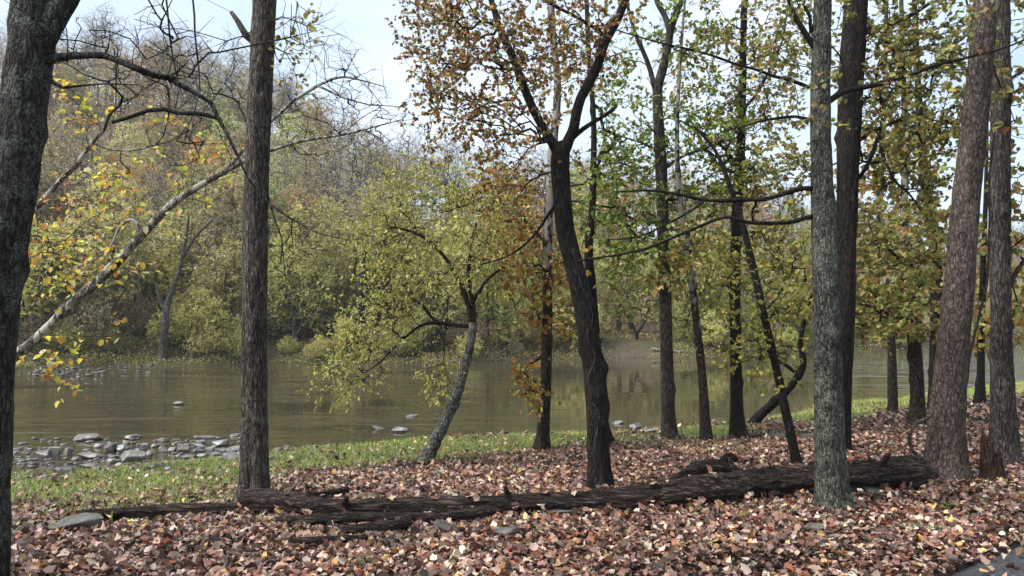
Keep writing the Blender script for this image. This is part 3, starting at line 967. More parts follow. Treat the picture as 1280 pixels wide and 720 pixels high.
# undergrowth and leaf litter clothing the far bank and slope: nobody could count it
rgf = np.random.default_rng(31)
g = Geo()
for n_, s_lo, s_hi, h_, sz_, pal_ in [(52000, 0.0, 4.0, 0.5, (0.07, 0.16), [(0.26, 0.25, 0.09, 3), (0.34, 0.30, 0.12, 2), (0.20, 0.20, 0.07, 2), (0.28, 0.2, 0.11, 2)]),
                                      (30000, 3.0, 14.0, 0.5, (0.12, 0.26), [(0.30, 0.22, 0.12, 3), (0.24, 0.17, 0.10, 3), (0.28, 0.27, 0.10, 2), (0.36, 0.28, 0.16, 1)]),
                                      (26000, 14.0, 60.0, 0.5, (0.2, 0.45), [(0.30, 0.21, 0.13, 3), (0.24, 0.16, 0.10, 3), (0.36, 0.28, 0.17, 1.5), (0.26, 0.25, 0.11, 1)])]:
    a_ = rgf.uniform(-0.85, 0.85, n_); ss = rgf.uniform(s_lo, s_hi, n_)
    yy = np.full(n_, 46.0)
    for _ in range(10):
        yy = far_y(a_ * yy) + ss
    xx = a_ * yy
    cl = fbm(np.stack([xx * 0.35, yy * 0.35, 0 * xx], -1), 3, 33)
    kk = (cl > (-0.4 if s_hi < 5 else -0.15) + rgf.normal(0, 0.2, n_)) & ~((np.abs(xx - 8.0) < 2.8) & (ss < 4.0) & (rgf.uniform(0, 1, n_) < 0.8))
    xx, yy, cl = xx[kk], yy[kk], cl[kk]
    m_ = len(xx)
    zz = height(xx, yy) + rgf.uniform(0, 1, m_) ** 2 * h_ * (0.4 + np.clip(cl * 2, 0, 1.2))
    add_leaves(g, LEAF4, np.stack([xx, yy, zz], -1), rgf.normal(0, 1, (m_, 3)), rgf.normal(0, 0.6, (m_, 3)) + [0, 0, 0.8], rgf.uniform(*sz_, m_), palette(pal_, m_, rgf, 0.3), 0.2, 0.2)
link('undergrowth', g.mesh('undergrowth', M_LEAFFAR, color=True), kind='stuff', label='low tangled undergrowth covering the far bank and slope', cat='undergrowth')


def far_single(name, label, trunk, bark, u, s, limbs=(), crown=None, cat='tree', seed=1):
    x, y = fpos(u, s)
    b = np.array([x, y, float(height(x, y))])
    root = link(name, None, None, b, label=label, cat=cat)
    P, R = np.array([at(p[0], p[1], y) for p in trunk]), np.array([p[2] * 0.5 * y / FPX for p in trunk])
    P[0] = b - [0, 0, 0.3]
    g = Geo(); barked(g, P, R, 14, 0.2, 0.1, 0.3, seed, 3)
    link('trunk', g.mesh('trunk', bark, b), root)
    skel = [resample(P, R, 0.4)]
    for lb in limbs:
        LP, LR = np.array([at(p[0], p[1], y) for p in lb]), np.array([p[2] * 0.5 * y / FPX for p in lb])
        LP, LR = resample(LP, LR, 0.4)
        g = Geo(); tube(g, LP, LR, 7)
        link('branch', g.mesh('branch', bark, b), root)
        skel.append((LP, LR))
    if crown:
        blobs_, pal_, n_ = crown
        r = np.random.default_rng(seed)
        at_ = np.concatenate([ellipsoid(at(bu, bv, y), (ru * y / FPX, 2.0, rv * y / FPX), n_, r) for bu, bv, ru, rv in blobs_])
        ch = grow([(p_[len(p_) // 3:], r_[len(p_) // 3:]) for p_, r_ in skel], at_, r, 0.5, 0.01, 0.15, 0.5)
        gt, gl = Geo(), Geo()
        for p_, r_ in ch:
            tube(gt, p_, r_, 3, cap=False)
        P0, P1, R0 = side_twigs(ch, r, 3, (0.3, 0.9), 0.2)
        twig_batch(gt, P0, P1, np.maximum(R0, 0.005), np.full(len(P0), 0.003))
        link('twigs', gt.mesh('twigs', bark, b), root, kind='stuff')
        pos, ax = leaf_positions(P0, P1, ch, r, 5, 3)
        leaf_dress(gl, LEAF4, pos, ax, r, (0.1, 0.18), pal_)
        link('crown', gl.mesh('crown', M_LEAFFAR, b, color=True), root, kind='stuff')


far_single('forked_tree', 'grey forked trunk with pale upper stems at the far waterline', [(204, 448, 13), (205, 420, 11), (207, 395, 10), (210, 378, 9), (222, 345, 6), (232, 300, 5), (236, 270, 3)], B_FAR, 204, 1.2,
           [[(208, 392, 6), (200, 375, 5), (195, 355, 3)], [(228, 322, 5), (245, 295, 4), (265, 275, 2.5)]], ([(225, 290, 40, 36), (260, 330, 36, 40)], FAR_OL, 30), seed=81)
far_single('dead_snag', 'dark dead snag with a pale splintered top across the river', [(449, 446, 17), (450, 410, 15), (453, 370, 13), (455, 335, 12), (456, 314, 9)], B_DARK, 449, 2.6, [[(440, 350, 5), (445, 325, 4), (443, 305, 3)]], cat='snag', seed=82)
far_single('small_tree', 'little dark-stemmed tree standing alone on the sandy beach', [(796, 442, 7), (797, 432, 6), (796, 420, 5), (790, 405, 4), (780, 390, 3)], B_DARK, 796, 3.2,
           [[(796, 418, 4), (806, 402, 3), (812, 385, 2)]], ([(790, 385, 30, 24), (815, 375, 26, 20)], FAR_OL, 26), seed=83)
far_single('bent_tree', 'dark crooked trunk leaning out from the far bank behind the willow branches', [(532, 446, 12), (538, 430, 11), (546, 415, 9), (556, 395, 6), (560, 370, 4)], B_DARK, 532, 1.5, [], ([(550, 370, 40, 30)], FAR_YG, 30), seed=84)
far_single('stump_snag', 'pale broken stem top jutting beside the dark dead snag', [(456, 446, 10), (457, 380, 8), (457, 320, 7.5), (459, 300, 7)], B_FARP, 457, 2.9, cat='snag', seed=85)
# driftwood on the beach
x, y = fpos(832, 1.2)
b = np.array([x, y, float(height(x, y)) + 0.12])
g = Geo(); P = np.array([b + [-0.9, 0.3, 0.15], b + [0, 0, 0.02], b + [1.0, -0.2, -0.05]]); P, R = resample(P, np.array([0.07, 0.09, 0.06]), 0.2); tube(g, P, R, 8)
link('driftwood', g.mesh('driftwood', B_FARP, b), None, b, label='bleached driftwood log at the edge of the sandy beach', cat='driftwood')


# ------------------------------------------------------------------ trees of the near bank
def px_pts(pts, Y):
    P = np.array([at(p[0], p[1], Y + (p[3] if len(p) > 3 else 0.0)) for p in pts])
    R = np.array([p[2] * 0.5 * (Y + (p[3] if len(p) > 3 else 0.0)) / FPX for p in pts])
    return P, R


def near_tree(name, label, trunk, bark, limbs=(), blobs=(), pal=None, size=(0.06, 0.1), tmpl=LOBED, per_twig=3, per_tip=3,
              per_m=5.0, twl=(0.12, 0.4), tip_r=0.0035, limb_bark=None, seg=32, amp=0.10, flare=0.35, seed=1, droop=0.35,
              rd=1.2, down=0.6, bare=(), trunk_from=0.45, base=None, depth=None, single_leaf=0, flat=0.8, sparse=1.0, arch=0.12, lump=0.05,
              group=None, cat='tree', step=0.05):
    r = np.random.default_rng(seed)
    if base is None:
        base = hit(trunk[0][0], trunk[0][1])
    Y = depth or base[1]
    root = link(name, None, None, base, label=label, cat=cat, group=group)
    root.empty_display_size = 0.3
    limb_bark = limb_bark or bark
    P, R = px_pts(trunk, Y)
    gz = float(height(base[0], base[1]))
    if P[0][2] > gz - 0.12:                    # sink the foot into the soil
        P = np.concatenate([[P[0] + (P[0] - P[1]) * 0 + np.array([0, 0, gz - 0.15 - P[0][2]])], P]); R = np.concatenate([R[:1] * 1.08, R])
    g = Geo()
    TP, TR = barked(g, P, R, seg, step, amp, flare, seed, lump=lump)
    link('trunk', g.mesh('trunk', bark, base), root)
    n = len(TP)
    skel = [(TP[int(n * trunk_from):], TR[int(n * trunk_from):])]
    for lb in limbs:
        LP, LR = px_pts(lb, Y)
        g = Geo()
        big = LR[0] > 0.03
        LP2, LR2 = resample(LP, LR, 0.06)
        LP2[1:-1] += (np.stack([fbm(LP2[1:-1] * 3.0 + 7, 2, seed + k) for k in range(3)], -1)) * 0.02
        if big:
            barked(g, LP2[::2] if len(LP2) > 6 else LP2, LR2[::2] if len(LP2) > 6 else LR2, 18, 0.05, amp * 0.8, 0, seed + 5, 2)
        else:
            kk = 1 + 0.18 * vnoise(LP2 * 9, seed)
            tube(g, LP2, LR2 * kk, 8)
        link('branch', g.mesh('branch', limb_bark, base), root)
        skel.append((LP2[len(LP2) // 5:], LR2[len(LP2) // 5:]))
    sk = Y / FPX
    groups = [(blobs, True), (bare, False)]
    gt, gl = Geo(), Geo()
    anyt = False
    singles = []
    for bl, leafy in groups:
        if not bl:
            continue
        at_ = []
        for b in bl:
            u, v, ru, rv, k = b[:5]
            dY = b[5] if len(b) > 5 else 0.0
            c = at(u, v, Y + dY); q = (Y + dY) / FPX
            at_.append(ellipsoid(c, (ru * q, rd, rv * q), int(k * (2.3 if (leafy and v > -70 and not single_leaf) else 1.0 if leafy else 1.5)), r))
        at_ = np.concatenate(at_)
        hz = height(at_[:, 0], at_[:, 1])
        at_ = at_[at_[:, 2] > hz + 0.25]
        ch = grow(skel, at_, r, 0.22, tip_r, min(0.14, 0.011 * Y) * (1 if leafy else 0.7), down, arch, 0.45, 0.05)
        for CP_, CR in ch:
            tube(gt, CP_, CR, 5 if CR[0] > 0.012 else 3, cap=False)
        P0, P1, R0 = side_twigs(ch, r, per_m, twl, 0.3, -0.1 if droop > 0.6 else 0.1)
        twig_batch(gt, P0, P1, np.maximum(R0, 0.002), np.full(len(P0), 0.0012))
        anyt = True
        if leafy and pal is not None:
            pos, ax = leaf_positions(P0, P1, ch, r, per_twig if single_leaf else int(round(per_twig * 1.7)), per_tip)
            kp = r.uniform(0, 1, len(pos)) < sparse
            pos, ax = pos[kp], ax[kp]
            if single_leaf:
                pr = r.permutation(len(pos))
                singles = [(pos[i], ax[i]) for i in pr[:single_leaf]]
                rest = pr[single_leaf:]
                pos, ax = pos[rest], ax[rest]
            if len(pos):
                leaf_dress(gl, tmpl, pos, ax, r, size if single_leaf else (size[0] * 0.8, size[1] * 0.9), pal, droop, flat)
    if anyt:
        link('twigs', gt.mesh('twigs', B_TWIG, base), root, kind='stuff')
    if gl.n:
        link('crown', gl.mesh('crown', M_LEAF, base, color=True), root, kind='stuff')
    return root, singles, r


LTREES = []
# dark oak at the edge of the frame, trail side
oak, _, _ = near_tree('oak_tree', 'thick dark oak with lichen-flecked bark and a low crooked bough toward the river', [
    (-30, 775, 68.2), (-24, 720, 63.8), (-20, 600, 59.4), (-15, 480, 59.4), (-3, 350, 59.4), (16, 240, 59.4), (27, 160, 58.3), (34, 100, 57.2), (40, 40, 57.2),
    (46, -60, 46), (54, -260, 40), (64, -700, 28), (72, -1200, 14)], B_OAK, [
    [(44, 66, 42), (66, 24, 36), (98, -30, 30), (160, -200, 20), (230, -520, 10)],
    [(50, 79, 15), (64, 76, 12), (90, 72, 10), (128, 68, 9.5), (150, 75, 9), (175, 88, 9), (205, 98, 8, 0.1), (235, 97, 4.5, 0.1)],
    [(212, 99, 7, 0.1), (226, 108, 6.5, 0.12), (250, 121, 6, 0.15), (266, 131, 5.5, 0.2), (272, 147, 5, 0.2), (282, 165, 4, 0.2), (300, 200, 3.4, 0.2), (318, 232, 2.6, 0.2), (338, 256, 2.3, 0.2), (365, 275, 2, 0.2), (400, 292, 1.6, 0.2), (440, 302, 1.2, 0.2)],
    [(272, 148, 4.5, 0.2), (248, 143, 6, 0.2), (225, 142, 6, 0.2), (205, 136, 6.5, 0.2), (185, 137, 5.5, 0.2), (160, 146, 5.5, 0.2), (140, 153, 5, 0.2)],
    [(58, 90, 6), (66, 104, 5), (78, 110, 4), (100, 107, 3), (130, 103, 2.2), (165, 106, 1.4)],
    [(204, -25, 2.6), (209, 10, 2.4), (214, 60, 2.2), (218, 100, 1.8), (220, 134, 1.2)], [(237, -25, 3), (243, 20, 2.7), (246, 70, 2.2), (247, 105, 1.8), (243, 140, 1.2)],
    [(142, 60, 1.6), (143, 110, 1.4), (142, 150, 1.0)],
    [(-10, 440, 16), (-40, 330, 12), (-110, 180, 9), (-200, 60, 5)]],
    bare=[(200, 60, 70, 55, 26), (245, 190, 50, 30, 9), (160, -60, 130, 70, 26), (360, 330, 40, 40, 6, 0.2), (90, 40, 60, 40, 8), (380, 30, 40, 40, 7, 0.4)],
    blobs=[(120, -330, 200, 150, 40), (-150, 40, 100, 100, 20)], pal=YELLOW, size=(0.06, 0.10), seg=84, amp=0.13, flare=0.1, seed=3, per_m=4,
    tip_r=0.0022, depth=4.35, base=np.array([-3.12, 4.35, float(height(-3.12, 4.35))]), rd=0.6, trunk_from=0.6, step=0.035, twl=(0.08, 0.3))

near_tree('maple_tree', 'straight grey trunk at the thin end of the fallen log', [
    (314, 634, 46.8), (316, 610, 38.7), (318, 560, 36.0), (318, 400, 34.2), (320, 240, 33.3), (325, 120, 34.2), (331, 0, 33.3), (338, -200, 29.7), (345, -500, 26), (350, -950, 14)],
    B_GREY, [[(318, 54, 8), (308, 44, 8), (298, 28, 7), (289, 15, 5)], [(340, -120, 14), (390, -220, 10), (470, -330, 6)], [(334, -200, 12), (280, -330, 8), (200, -420, 5)],
    [(334, 240, 3), (345, 275, 2.4), (352, 300, 2), (350, 330, 1.5)]],
    blobs=[(372, 60, 26, 60, 9, 0.2), (400, -330, 190, 120, 60)], pal=[(0.38, 0.34, 0.08, 2), (0.28, 0.2, 0.07, 2), (0.3, 0.3, 0.08, 1)], size=(0.03, 0.06), seed=4, seg=72, amp=0.12,
    per_m=4, tip_r=0.0022, rd=0.7, bare=[(380, 60, 60, 70, 8), (250, 60, 60, 70, 8)], trunk_from=0.55, step=0.04)

near_tree('oak_tree', 'black-barked oak forking wide into two heavy limbs, rooted just behind the fallen log', [
    (748, 616, 36), (748, 580, 30), (746, 500, 31), (738, 430, 30), (722, 350, 28), (707, 290, 26), (702, 240, 25), (700, 205, 27), (702, 180, 24)], B_DARK, [
    [(700, 195, 20), (692, 180, 15), (682, 163, 14), (665, 130, 13), (650, 95, 12), (638, 70, 11), (622, 25, 9), (600, -60, 7), (575, -200, 4)],
    [(702, 195, 22), (711, 175, 18), (718, 160, 16), (727, 125, 15), (745, 85, 14), (760, 45, 13), (780, 5, 12), (803, -60, 10), (840, -250, 6)],
    [(706, 182, 9), (722, 167, 8), (745, 151, 6), (768, 136, 4.5)],
    [(700, 250, 4.5), (690, 265, 4), (672, 290, 3), (640, 317, 2.4), (600, 331, 1.6)],
    [(760, 50, 6), (735, 30, 5), (690, 5, 4), (630, -30, 3)]],
    blobs=[(600, 70, 100, 70, 62), (550, 130, 45, 60, 26), (680, 60, 80, 60, 42), (745, 40, 60, 50, 22), (620, 165, 70, 35, 26), (560, 20, 60, 40, 26), (650, -60, 180, 60, 40), (655, 215, 60, 25, 14), (525, 50, 30, 40, 8)],
    pal=RUST, size=(0.028, 0.056), per_twig=5, per_m=8, tmpl=ROUGH5, twl=(0.08, 0.3), seed=5, rd=1.3, seg=56, amp=0.12, flare=0.4, tip_r=0.0024, trunk_from=0.97, sparse=1.0)

near_tree('maple_tree', 'slim dark trunk standing directly behind the forked black oak, at the water edge', [
    (757, 555, 22), (752, 520, 16), (745, 430, 15), (738, 350, 14), (736, 310, 12), (741, 250, 10), (742, 150, 8), (735, 50, 7), (728, -150, 4)], B_DARK,
    blobs=[(775, 240, 50, 40, 18), (760, 190, 40, 30, 10), (790, 290, 50, 30, 14), (780, 350, 40, 40, 10), (720, 250, 40, 40, 8)], pal=GREEN, size=(0.05, 0.085), tmpl=ROUGH5, per_m=6, seed=6, seg=20, rd=1.2, tip_r=0.003, trunk_from=0.6)

near_tree('leaning_willow', 'leaning grey-green trunk with drooping yellow-green foliage over the water', [
    (530, 580, 23), (540, 560, 17), (555, 530, 15.5), (575, 480, 14), (588, 430, 13), (591, 404, 12)], B_LEAN, [
    [(590, 412, 9), (586, 385, 8), (579, 362, 7), (568, 342, 6), (553, 318, 5), (535, 300, 5), (515, 289, 4), (493, 284, 2.5)],
    [(591, 410, 8), (592, 385, 6), (589, 365, 5), (585, 340, 6), (590, 300, 4.5), (600, 260, 3)],
    [(589, 408, 7), (565, 406, 6), (545, 403, 5.5), (530, 405, 4.5), (512, 417, 3.5), (480, 448, 2.5), (450, 470, 1.5)],
    [(548, 405, 5), (538, 395, 4.5), (528, 382, 4), (515, 373, 3)],
    [(590, 380, 5), (610, 350, 4), (635, 330, 3)]],
    blobs=[(520, 255, 70, 45, 36), (555, 225, 50, 25, 16), (600, 240, 40, 30, 12), (470, 395, 50, 60, 30), (440, 455, 35, 45, 24), (560, 320, 60, 60, 34), (600, 285, 40, 50, 20), (550, 470, 22, 30, 10), (500, 335, 60, 55, 34),
           (620, 340, 35, 50, 18), (480, 300, 40, 40, 16), (540, 240, 50, 30, 14), (420, 480, 20, 30, 6)],
    pal=[(0.40, 0.39, 0.10, 3), (0.48, 0.44, 0.13, 2.5), (0.30, 0.33, 0.09, 2), (0.52, 0.44, 0.14, 1)], size=(0.04, 0.07), tmpl=OVAL, per_twig=5, per_m=9, seed=7, rd=1.4, seg=24, droop=0.9, down=0.2, tip_r=0.002, trunk_from=0.9, arch=0.5, flare=0.3, limb_bark=B_DARK)

near_tree('sycamore_tree', 'slim sycamore with blotched pale bark and orange leaves low on its stem', [
    (677, 565, 24), (679, 540, 17), (682, 480, 17), (684, 400, 15), (685, 300, 14), (690, 200, 12), (697, 110, 11), (690, 30, 11), (680, -150, 8), (670, -420, 4)], B_SYCL,
    [[(685, 310, 5), (670, 290, 4), (640, 262, 3), (612, 245, 2)], [(683, 440, 4), (668, 452, 3), (650, 462, 2)]],
    blobs=[(645, 270, 45, 50, 30), (615, 232, 50, 35, 22), (668, 375, 35, 50, 20), (662, 480, 22, 42, 16), (700, 325, 40, 40, 18), (640, 330, 40, 40, 16), (720, 400, 30, 30, 8), (700, 100, 50, 60, 14)],
    pal=ORANGE, size=(0.055, 0.105), per_twig=3, per_m=6, tmpl=ROUGH5, seed=8, rd=1.0, seg=24, limb_bark=B_TWIG, trunk_from=0.1, amp=0.05)

near_tree('ash_tree', 'tall straight brown trunk that splits high into three stems', [
    (837, 550, 25), (835, 522, 19), (832, 400, 18), (829, 300, 17), (826, 200, 17), (822, 130, 15), (823, 100, 13)], B_GREY, [
    [(821, 120, 8), (813, 88, 7), (803, 62, 6), (793, 40, 5), (780, -10, 4)],
    [(823, 106, 13), (832, 70, 12), (838, 36, 11), (848, 10, 9), (862, -25, 8), (885, -160, 5)],
    [(837, 42, 8), (830, 20, 8), (820, -5, 7.5), (805, -80, 6), (790, -200, 4)],
    [(828, 215, 4), (845, 200, 3.4), (880, 185, 3), (925, 170, 2)], [(824, 190, 3.5), (805, 180, 3), (780, 172, 2.2), (750, 160, 1.5)]],
    blobs=[(880, 135, 60, 28, 20), (870, 178, 80, 24, 28), (785, 150, 40, 22, 10), (800, 192, 55, 24, 20), (760, 222, 40, 26, 12), (905, 215, 50, 26, 16), (785, 268, 50, 26, 14), (850, 50, 70, 45, 20), (860, -90, 150, 60, 36), (870, 250, 50, 26, 14), (800, 320, 60, 30, 14), (840, 230, 50, 24, 12), (770, 110, 40, 40, 10), (860, 380, 40, 40, 8), (730, 290, 40, 30, 8)],
    bare=[(840, 90, 90, 70, 26), (790, 90, 50, 60, 14), (870, 260, 60, 50, 12)], pal=GREEN, size=(0.05, 0.095), per_twig=4, per_m=6, tmpl=ROUGH5, seed=9, rd=1.4, seg=24, trunk_from=0.5, flat=1.6)

near_tree('sycamore_tree', 'thin white-blotched sycamore sapling leaning slightly, between brown and black trunks', [
    (883, 553, 20), (881, 520, 15), (877, 460, 12), (870, 400, 11), (864, 350, 10), (857, 300, 9), (850, 250, 8), (846, 180, 6.5), (850, 80, 5), (860, -50, 3)], B_SYCL,
    blobs=[(860, 300, 40, 40, 12), (840, 340, 40, 30, 8)], pal=GOLD, size=(0.07, 0.12), seed=10, seg=20, amp=0.05, limb_bark=B_TWIG)

near_tree('walnut_tree', 'tall black trunk with yellowing leaves beside the thin white-blotched sapling', [
    (923, 548, 26), (921, 510, 18), (920, 450, 16), (919, 350, 15), (921, 280, 15), (925, 200, 14), (928, 120, 11), (930, 20, 9), (935, -150, 6), (940, -400, 3)], B_DARK,
    [[(924, 210, 5), (905, 185, 4), (880, 168, 3), (850, 150, 2)], [(927, 140, 5), (950, 110, 4), (975, 60, 3), (985, 10, 2)]],
    blobs=[(955, 50, 45, 50, 22), (915, 150, 50, 40, 16), (885, 240, 40, 30, 12), (950, 235, 40, 40, 18), (900, 30, 50, 40, 14), (960, 140, 36, 40, 14), (930, -100, 120, 60, 26), (905, 310, 40, 35, 14), (960, 310, 40, 40, 14), (985, 230, 30, 40, 10), (900, 90, 60, 40, 14), (870, 320, 40, 40, 10), (990, 60, 40, 50, 12)],
    bare=[(940, 90, 70, 80, 26), (900, 200, 60, 60, 14)], pal=YGREEN + [(0.3, 0.17, 0.06, 2.5)], size=(0.045, 0.085), seed=11, per_twig=4, per_m=6, tmpl=ROUGH5, rd=1.3, seg=24)

near_tree('young_maple', 'thin black sapling leaning away from the water, rooted behind the log', [
    (996, 584, 15), (986, 530, 12), (968, 450, 11), (952, 380, 11), (938, 320, 10), (928, 280, 8.5), (915, 240, 7), (895, 190, 5), (868, 158, 3)], B_DARK,
    [[(955, 390, 3), (975, 365, 2.4), (990, 340, 1.8)], [(948, 360, 3), (925, 350, 2.3), (900, 345, 1.6)]],
    blobs=[(950, 375, 40, 50, 20), (905, 335, 36, 34, 12), (965, 440, 34, 36, 12), (988, 350, 22, 50, 10), (930, 440, 26, 40, 8), (985, 300, 30, 40, 8)],
    pal=YGREEN, size=(0.04, 0.075), seed=12, per_twig=4, per_m=6, tmpl=ROUGH5, rd=0.9, seg=20, amp=0.06, trunk_from=0.3)

near_tree('crooked_tree', 'short crooked dark trunk bending low over the river edge', [
    (940, 532, 14), (952, 517, 12), (975, 497, 11), (995, 474, 10), (1004, 452, 9), (1001, 425, 7), (1008, 390, 6), (1025, 340, 3.5)], B_DARK,
    [[(998, 468, 6), (975, 452, 5), (955, 440, 4), (940, 420, 2)]],
    blobs=[(1000, 380, 40, 40, 14), (1040, 340, 40, 40, 10), (960, 470, 30, 20, 6)], pal=YGREEN, size=(0.07, 0.12), seed=13, rd=1.2, seg=18, trunk_from=0.5)

lich, _, _ = near_tree('maple_tree', 'grey-green lichened trunk standing in front of the fallen log', [
    (1040, 638, 50.2), (1040, 612, 40.0), (1038, 560, 38.1), (1036, 480, 37.2), (1033, 400, 35.3), (1030, 300, 31.6), (1027, 200, 28.8), (1026, 100, 27.0), (1028, 0, 25.1), (1030, -200, 22.3), (1034, -650, 14)], B_GREEN, [
    [(1020, 64, 9), (1006, 38, 8), (992, 16, 7), (980, -20, 6), (968, -90, 4)],
    [(1034, 128, 10), (1046, 119, 9), (1065, 112, 8), (1095, 107, 7), (1130, 97, 6), (1170, 82, 5), (1210, 72, 4), (1250, 62, 3), (1290, 45, 2)],
    [(1018, 112, 5.5), (1000, 105, 5), (985, 99, 4.5), (960, 92, 4), (920, 80, 3.6), (870, 64, 3), (820, 52, 2.4), (772, 38, 1.6)],
    [(1018, 236, 7), (1005, 236, 6), (985, 240, 5.5), (955, 248, 5), (900, 251, 4.5), (860, 246, 4), (820, 240, 3), (770, 240, 2)],
    [(1018, 271, 7), (1005, 273, 6), (985, 278, 5), (940, 279, 4.5), (905, 272, 4), (860, 289, 3.8), (800, 312, 3), (750, 322, 2.4), (700, 328, 1.6)],
    [(880, 251, 3), (850, 272, 2.6), (800, 294, 2), (760, 300, 1.4)],
    [(1012, 150, 5), (995, 146, 4), (960, 150, 3.4), (930, 158, 2.4), (905, 164, 1.5)],
    [(1014, 40, 6), (1013, 20, 5), (1006, 8, 4)]],
    blobs=[(985, 20, 40, 40, 10), (975, 140, 40, 40, 9), (1200, 60, 60, 40, 8), (1100, 130, 60, 40, 10), (1000, -300, 160, 120, 40), (900, 60, 60, 40, 8)],
    bare=[(860, 270, 70, 50, 12), (930, 130, 60, 50, 10), (1180, 110, 60, 40, 6)],
    pal=OLIVE, size=(0.035, 0.065), limb_bark=B_DARK, seed=14, seg=80, amp=0.12, rd=0.9, tip_r=0.0022, flare=0.25, trunk_from=0.7, per_m=4, step=0.04)

near_tree('oak_tree', 'thick dark-barked trunk half hidden behind the grey-green lichened trunk', [
    (1044, 566, 34), (1050, 480, 30), (1055, 400, 29), (1058, 300, 28), (1060, 200, 30), (1063, 120, 32), (1068, 30, 33), (1072, -100, 32), (1078, -500, 20), (1082, -900, 10)], B_DARK, [
    [(1070, 55, 12), (1082, 40, 10), (1100, 34, 8), (1130, 24, 6), (1170, 0, 4)],
    [(1068, 180, 6), (1090, 165, 5), (1125, 150, 4), (1165, 150, 2.5)],
    [(1066, 230, 5), (1085, 205, 5), (1100, 165, 4.6), (1102, 130, 4), (1095, 100, 3)],
    [(1100, 170, 4.5), (1106, 200, 4), (1118, 225, 3.4), (1135, 240, 2.6), (1150, 262, 1.8)]],
    blobs=[(1110, 40, 50, 50, 34), (1130, 150, 60, 50, 40), (1165, 60, 50, 50, 32), (1180, 170, 36, 50, 22), (1105, 200, 40, 40, 18), (1090, 100, 30, 50, 14), (1260, 60, 60, 60, 16), (1120, -150, 160, 90, 50), (1160, 225, 40, 30, 12), (985, 200, 30, 50, 8), (1000, 60, 40, 40, 10)],
    pal=OLIVE, size=(0.045, 0.085), per_twig=5, per_m=7, tmpl=ROUGH5, seed=15, rd=1.4, seg=56, amp=0.12, trunk_from=0.5)

near_tree('sycamore_tree', 'slim trunk pale above and dark below, wrapped in gold leaves on the grassy shore', [
    (1146, 534, 24), (1147, 500, 19), (1144, 440, 18), (1140, 400, 16), (1135, 330, 14), (1130, 270, 11), (1132, 180, 9), (1128, 60, 7), (1125, -100, 4)], B_SYCL,
    [[(1142, 420, 5), (1120, 400, 4), (1095, 385, 3), (1075, 380, 2)], [(1138, 350, 5), (1120, 320, 4), (1095, 300, 3), (1075, 290, 2)]],
    blobs=[(1115, 275, 45, 40, 26), (1105, 335, 42, 40, 30), (1150, 310, 40, 40, 22), (1088, 400, 36, 28, 18), (1130, 405, 34, 26, 12), (1098, 370, 44, 34, 24)],
    pal=GOLD + [(0.2, 0.2, 0.05, 3)], size=(0.07, 0.125), per_twig=5, per_m=6, tmpl=ROUGH5, seed=16, rd=1.6, seg=24, limb_bark=B_TWIG, trunk_from=0.2, amp=0.05)

near_tree('locust_tree', 'crooked dark trunk with a swollen bend partly hidden by the red-brown sycamore', [
    (1168, 514, 18), (1169, 430, 14), (1170, 330, 15), (1164, 275, 17), (1157, 235, 13), (1150, 150, 10), (1145, 50, 8), (1140, -100, 5)], B_DARK,
    blobs=[(1170, 380, 26, 40, 10), (1150, 180, 40, 50, 14), (1180, 300, 26, 40, 8)], pal=GOLD, size=(0.10, 0.16), seed=17, rd=1.4, seg=20)

near_tree('sycamore_tree', 'pale smooth stem rising through the gold leaves near the shore', [
    (1116, 516, 14), (1114, 430, 11), (1108, 330, 10), (1100, 265, 9), (1102, 200, 8), (1106, 100, 6), (1110, -60, 4)], B_SYCL,
    blobs=[(1090, 230, 40, 50, 12), (1110, 160, 40, 40, 8)], pal=ORANGE, size=(0.1, 0.16), seed=18, rd=1.4, seg=16, amp=0.04, limb_bark=B_TWIG)

near_tree('sycamore_tree', 'massive red-brown flaky-barked trunk with a broad base beside the log butt', [
    (1183, 600, 61.4), (1183, 575, 49.3), (1184, 530, 43.7), (1187, 480, 40.9), (1193, 420, 39.1), (1200, 350, 37.2), (1209, 240, 35.3), (1217, 170, 34.4), (1224, 100, 33.5), (1233, 0, 32.6), (1252, -200, 27.9), (1285, -650, 16)], B_RED,
    [[(1240, -80, 12), (1200, -180, 9), (1130, -300, 6)], [(1258, -240, 12), (1330, -380, 8), (1420, -480, 4)]],
    blobs=[(1230, -330, 200, 120, 50), (1270, 110, 30, 60, 6)], pal=GOLD, size=(0.07, 0.11), seed=19, seg=84, amp=0.10, flare=0.35, rd=1.4, trunk_from=0.7, step=0.04)

near_tree('maple_tree', 'upright grey trunk behind the broken stump, a dark bough angling off it', [
    (1256, 580, 46), (1256, 560, 35), (1254, 500, 30), (1251, 400, 27), (1250, 240, 26), (1251, 100, 25), (1252, 0, 22), (1254, -300, 18), (1256, -750, 9)], B_GREY,
    [[(1256, 372, 9), (1264, 352, 7), (1275, 335, 6), (1300, 300, 5), (1350, 230, 3)], [(1256, 105, 5), (1270, 92, 4), (1290, 80, 3)]],
    blobs=[(1275, 260, 26, 60, 10), (1280, 160, 26, 60, 10), (1320, 200, 50, 90, 18), (1260, -250, 150, 100, 30), (1278, 420, 20, 40, 5)], pal=GOLD, size=(0.06, 0.10), seed=20, seg=64, amp=0.12, rd=1.2, flare=0.25, step=0.045)

near_tree('young_maple', 'slender dark stem with orange leaves seen between the two big grey and red trunks', [
    (1224, 506, 15), (1226, 470, 10), (1227, 400, 9), (1229, 330, 8), (1232, 250, 6), (1234, 150, 4)], B_DARK,
    blobs=[(1232, 390, 24, 50, 12), (1236, 320, 24, 40, 10), (1275, 350, 30, 60, 12), (1230, 430, 24, 20, 6)], pal=ORANGE, size=(0.10, 0.17), seed=21, rd=1.2, seg=16)

